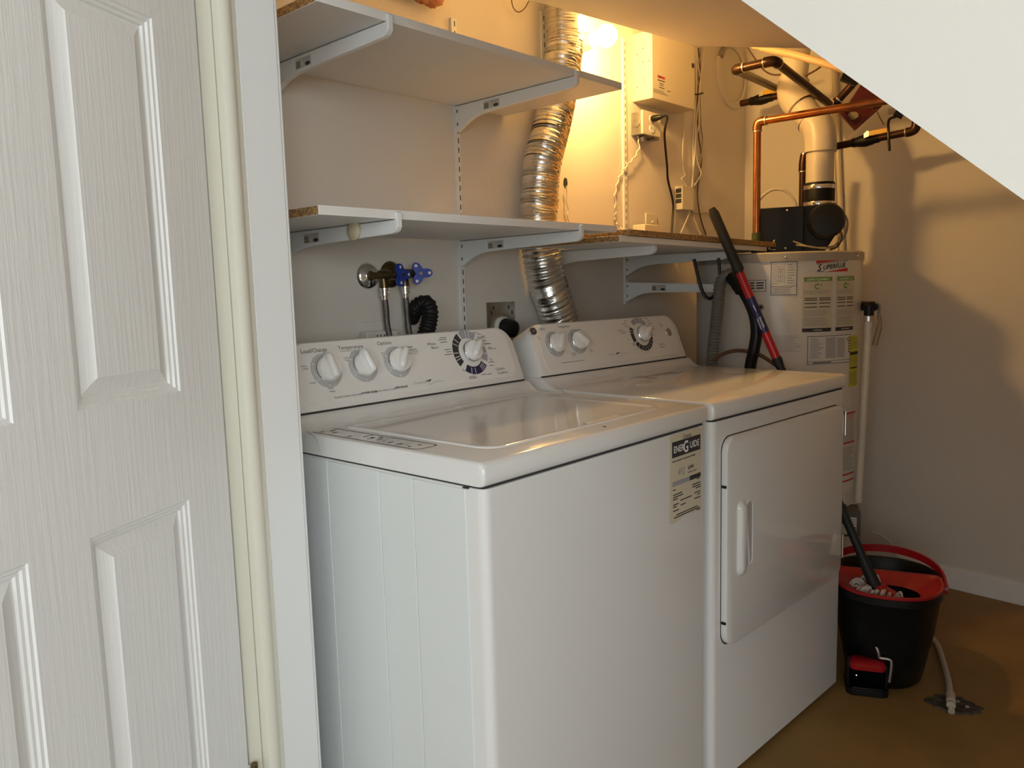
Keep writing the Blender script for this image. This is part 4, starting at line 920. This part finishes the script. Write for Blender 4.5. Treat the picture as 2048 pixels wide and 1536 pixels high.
wire('black cable dropping below the chipboard shelf and hooking left of the vacuum hose', [at_d(u, v, dd) for u, v, dd in ((1388, 518, 2.60), (1396, 552, 2.60), (1402, 575, 2.60), (1410, 592, 2.60), (1420, 597, 2.60), (1428, 592, 2.58))], .0055, 'black_plastic', cat='cable')
wire('short black cable hanging from the chipboard shelf down behind the vacuum hose', [at_d(u, v, 2.58) for u, v in ((1437, 516), (1439, 535), (1440, 556))], .005, 'black_plastic', cat='cable')

# ================================================================== mop and bucket
B0 = Vector((1.49, -.805, .231)); B1 = Vector((1.388, -.321, 1.372))
md = (B1-B0).normalized(); ML = (B1-B0).length
t = thing('spin_mop', 'string mop with a red and grey telescopic handle standing in the black bucket', 'mop', B0)
P_ = lambda f: md*(ML*f)
b = MB().m('mop_grey').tube([P_(.83), P_(.84), P_(.985), P_(1.0)], [.0125, .0150, .0155, .010], 16); b.tube([P_(.835), P_(.85)], .0175, 14); b.build('grip', t, label='dark grey grip')
b = MB().m('mop_red').tube([P_(.60), P_(.835)], .0125, 16); b.build('upper_pole', t, label='red upper pole')
b = MB().m('mop_blue').tube([P_(.675), P_(.765)], .01285, 16)
mside = md.cross(TF).normalized(); mu = md; mo = (CAM-B0-P_(.72)); mo = (mo-md*mo.dot(md)).normalized(); mx = md.cross(mo).normalized()
def mm(u, v, w): a = v/.0129; return md*(ML*.675+u)+(mo*math.cos(a)+mx*-math.sin(a))*(.0131+w)
lab = b.build('label_sleeve', t, label='dark blue label with white lettering')
b = MB().m('print_white'); b.text('Extendable', lambda u, v, w: mm(.048-u, -v, w), 0, .0008, .0075, w=.0003, bold=.01); b.text('Télescopique', lambda u, v, w: mm(.048-u, -v, w), 0, -.0078, .0068, w=.0003, bold=.01); b.tube([mm(.068, 0, .0003), mm(.088, .001, .0003)], .0012, 5); b.build('printed_lettering', lab)
b = MB().m('mop_grey').tube([P_(.0), P_(.06), P_(.12), P_(.30), P_(.585), P_(.60), P_(.61)], [.020, .017, .0125, .0118, .0118, .0145, .0140], 16); b.build('lower_pole', t, label='black lower pole')
b = MB().m('mop_red').lathe([(.042, .018), (.042, .030), (.024, .044), (.018, .055)], Vector((0, 0, .0)), (0, .2, 1), 26); b.build('mop_head', t)
b = MB().m('cotton')
for k in range(34):
    a = random.uniform(.2, 4.1); r1 = random.uniform(.06, .10)
    p0 = Vector((.040*math.cos(a), .040*math.sin(a), .024)); p1 = Vector((r1*.8*math.cos(a+.2), r1*.8*math.sin(a+.2), random.uniform(.044, .062))); p2 = Vector((r1*math.cos(a+.1), r1*math.sin(a+.1), random.uniform(.022, .045)))
    b.tube(spline([p0, p1, p2], 5), random.uniform(.0035, .005), 6)
b.build('mop_strings', t)['kind'] = 'stuff'

BC = Vector((1.562, -.790, 0))
t = thing('mop_bucket', 'black oval spin-mop bucket with a red wringer and red carrying handle', 'bucket', BC)
ra = math.radians(20)
bfm = frame((0, 0, 0), (math.cos(ra), math.sin(ra), 0), (-math.sin(ra), math.cos(ra), 0), (0, 0, 1))
def oval(a, c, n=44, p=2.5, du=0): 
    out = []
    for k in range(n):
        th = 2*math.pi*k/n; cs, sn = math.cos(th), math.sin(th)
        out.append((du+a*math.copysign(abs(cs)**(2/p), cs), c*math.copysign(abs(sn)**(2/p), sn)))
    return out
zr = lambda k: 0
b = MB().m('bucket_black').loft([(oval(.132, .096, p=2.1, du=.014), .0), (oval(.140, .104, p=2.1, du=.014), .006), (oval(.166, .129, du=.006), .15), (oval(.182, .143), .262), (oval(.188, .149), .266), (oval(.188, .149), .285), (oval(.183, .144), .287), (oval(.179, .140), .283), (oval(.158, .121, du=.006), .15), (oval(.130, .094, p=2.1, du=.014), .02)], bfm)
b.build('shell', t, angle=50)
def lip(f, cut):
    # outline of the front half of the rim, seen from the wringer's centre
    out = []; sh = oval(.187, .148, 720)
    for k in range(44):
        a = 2*math.pi*k/44; ca, sa = math.cos(a), math.sin(a); best = 1e9
        for (x, y) in sh:
            dx, dy = x+.080, y; t_ = dx*ca+dy*sa
            if t_ > 0 and abs(-dx*sa+dy*ca) < .0035: best = min(best, t_)
        if ca > 1e-3: best = min(best, (cut+.080)/ca)
        out.append((-.080+best*f*ca, best*f*sa))
    return out
hole = lambda q: [(-.066+.056*q*math.cos(2*math.pi*k/44), -.016+.066*q*math.sin(2*math.pi*k/44)) for k in range(44)]
b = MB().m('red_plastic').loft([(lip(.93, .03), .262), (lip(1.0, .035), .2875), (lip(1.0, .035), .2935), (lip(.95, .03), .2945), (lip(.90, .025), .285), (hole(1.20), .268), (hole(1.06), .262), (hole(1.0), .20)], bfm, caps=False)
b.m('bucket_black').loft([(hole(1.05), .2635), (hole(.98), .205), (hole(.86), .205), (hole(.92), .262)], bfm, caps=False)
b.build('wringer', t, angle=45, label='red plastic wringer rim')
hpnt = []
for k in range(25):
    th = math.radians(-92+184*k/24)
    hpnt.append(bfm(.200*max(0, math.cos(th))**.8 if math.cos(th) > 0 else 0, .156*math.sin(th), .272+.036*max(0, math.cos(th))**.6))
V = []; F = []
for i, p in enumerate(hpnt):
    q = Vector((p.x, p.y, 0)).normalized()
    V += [p+q*.003-up*.011, p+q*.003+up*.011, p-q*.003+up*.011, p-q*.003-up*.011]
for i in range(len(hpnt)-1): F += [(4*i+k, 4*i+(k+1) % 4, 4*i+4+(k+1) % 4, 4*i+4+k) for k in range(4)]
F += [(0, 1, 2, 3), tuple(4*(len(hpnt)-1)+k for k in (3, 2, 1, 0))]
b = MB().m('red_plastic').add(V, F); b.lathe([(.016, -.006), (.016, .004)], hpnt[0]-up*.004, bfm(0, -1, 0), 16); b.lathe([(.016, -.006), (.016, .004)], hpnt[-1]-up*.004, bfm(0, 1, 0), 16); b.build('carry_handle', t, label='flat red carrying handle')
pf = frame((-.143, .002, 0), (.42, -.907, 0), (.907, .42, 0), (0, 0, 1))   # u along the bucket front, v inwards
b = MB().m('bucket_black').prism(rrect(-.055, .055, -.052, .05, .02, 6), 0, .018, pf); b.box(-.052, -.046, -.03, .04, .018, .10, pf); b.box(.046, .052, -.03, .04, .018, .085, pf); b.tube([pf(-.04, -.046, .02), pf(.04, -.046, .02)], .004, 8); b.build('pedal_base', t, bevel=.003)
b = MB().m('red_plastic').loft([(rrect(-.046, .046, -.046, .010, .018, 6), .072), (rrect(-.048, .048, -.048, .012, .019, 6), .084), (rrect(-.040, .040, -.040, .006, .015, 6), .093)], pf); b.build('pedal', t, angle=50, label='red foot pedal')
b = MB().m('galvanised').tube(spline([pf(.012, -.010, .140), pf(.022, -.018, .133), pf(.028, -.022, .118), pf(.030, -.022, .106), pf(.036, -.024, .104), pf(.058, -.026, .102), pf(.060, -.028, .080), pf(.056, -.03, .040)], 5), .005, 10); b.build('pedal_lever', t, label='grey lever above the pedal')
MB().m('chrome').ball(pf(-.030, -.048, .058), .003, 8).build('screw', t)
# hose to the floor drain
dpts = [Vector((2.02, -.70, .012)), Vector((1.90, -.80, .012)), on_z(1872, 1285, .012), on_z(1886, 1322, .014), on_z(1897, 1362, .020), on_z(1901, 1395, .024), on_z(1903, 1424, .008)]
sp = spline(dpts, 7)
t = thing('condensate_hose', 'pale flexible hose running from behind the bucket into the ragged floor hole', 'hose', dpts[-1])
b = MB().m('tube_white').tube([p-dpts[-1] for p in sp], .0085, 12); b.build('tube', t)
b = MB().m('tube_white').tube([on_z(1901, 1388, .026)-dpts[-1], on_z(1902, 1404, .024)-dpts[-1]], .0118, 14); b.tube([on_z(1902, 1408, .022)-dpts[-1], on_z(1902, 1411, .021)-dpts[-1]], .0112, 14); b.build('collar', t)
# ragged hole
hc = on_z(1907, 1410, 0)
pts_ = []
ax_ = (on_z(1958, 1418, 0)-on_z(1858, 1403, 0)).normalized(); ay_ = Vector((-ax_.y, ax_.x, 0))
for k in range(26):
    a = 2*math.pi*k/26; rr = 1+random.uniform(-.14, .14)
    pts_.append((.062*rr*math.cos(a), .043*rr*math.sin(a)))
hf = frame(hc, ax_, ay_)
b = MB().m('debris').loft([([(x*1.06, y*1.06) for x, y in pts_], .0004), (pts_, .005), ([(x*.82, y*.82) for x, y in pts_], .0035), ([(x*.5, y*.5) for x, y in pts_], .0015)], hf)
for k in range(30):
    a = random.uniform(0, 6.28); r_ = random.uniform(.1, .95); b.m('debris' if k % 3 else 'label_grey').ball(hf(.055*r_*math.cos(a), .038*r_*math.sin(a), .003), random.uniform(.002, .0055), 6, (1, 1.3, .7), .5)
tag(b.build('floor_hole'), 'ragged oval hole of broken concrete in the floor, right of the bucket', 'floor hole')
# cord along the foot of the end wall
wire('thin pale cord draped from the gas valve to the end wall behind the bucket', [on_rw(1742, 1062, .05), on_rw(1762, 1070, .02), on_rw(1780, 1085, .018), on_rw(1790, 1105, .02), Vector((RW0+RWS*-.62-.03, -.62, .006))], .004, 'wire_white', cat='cord')
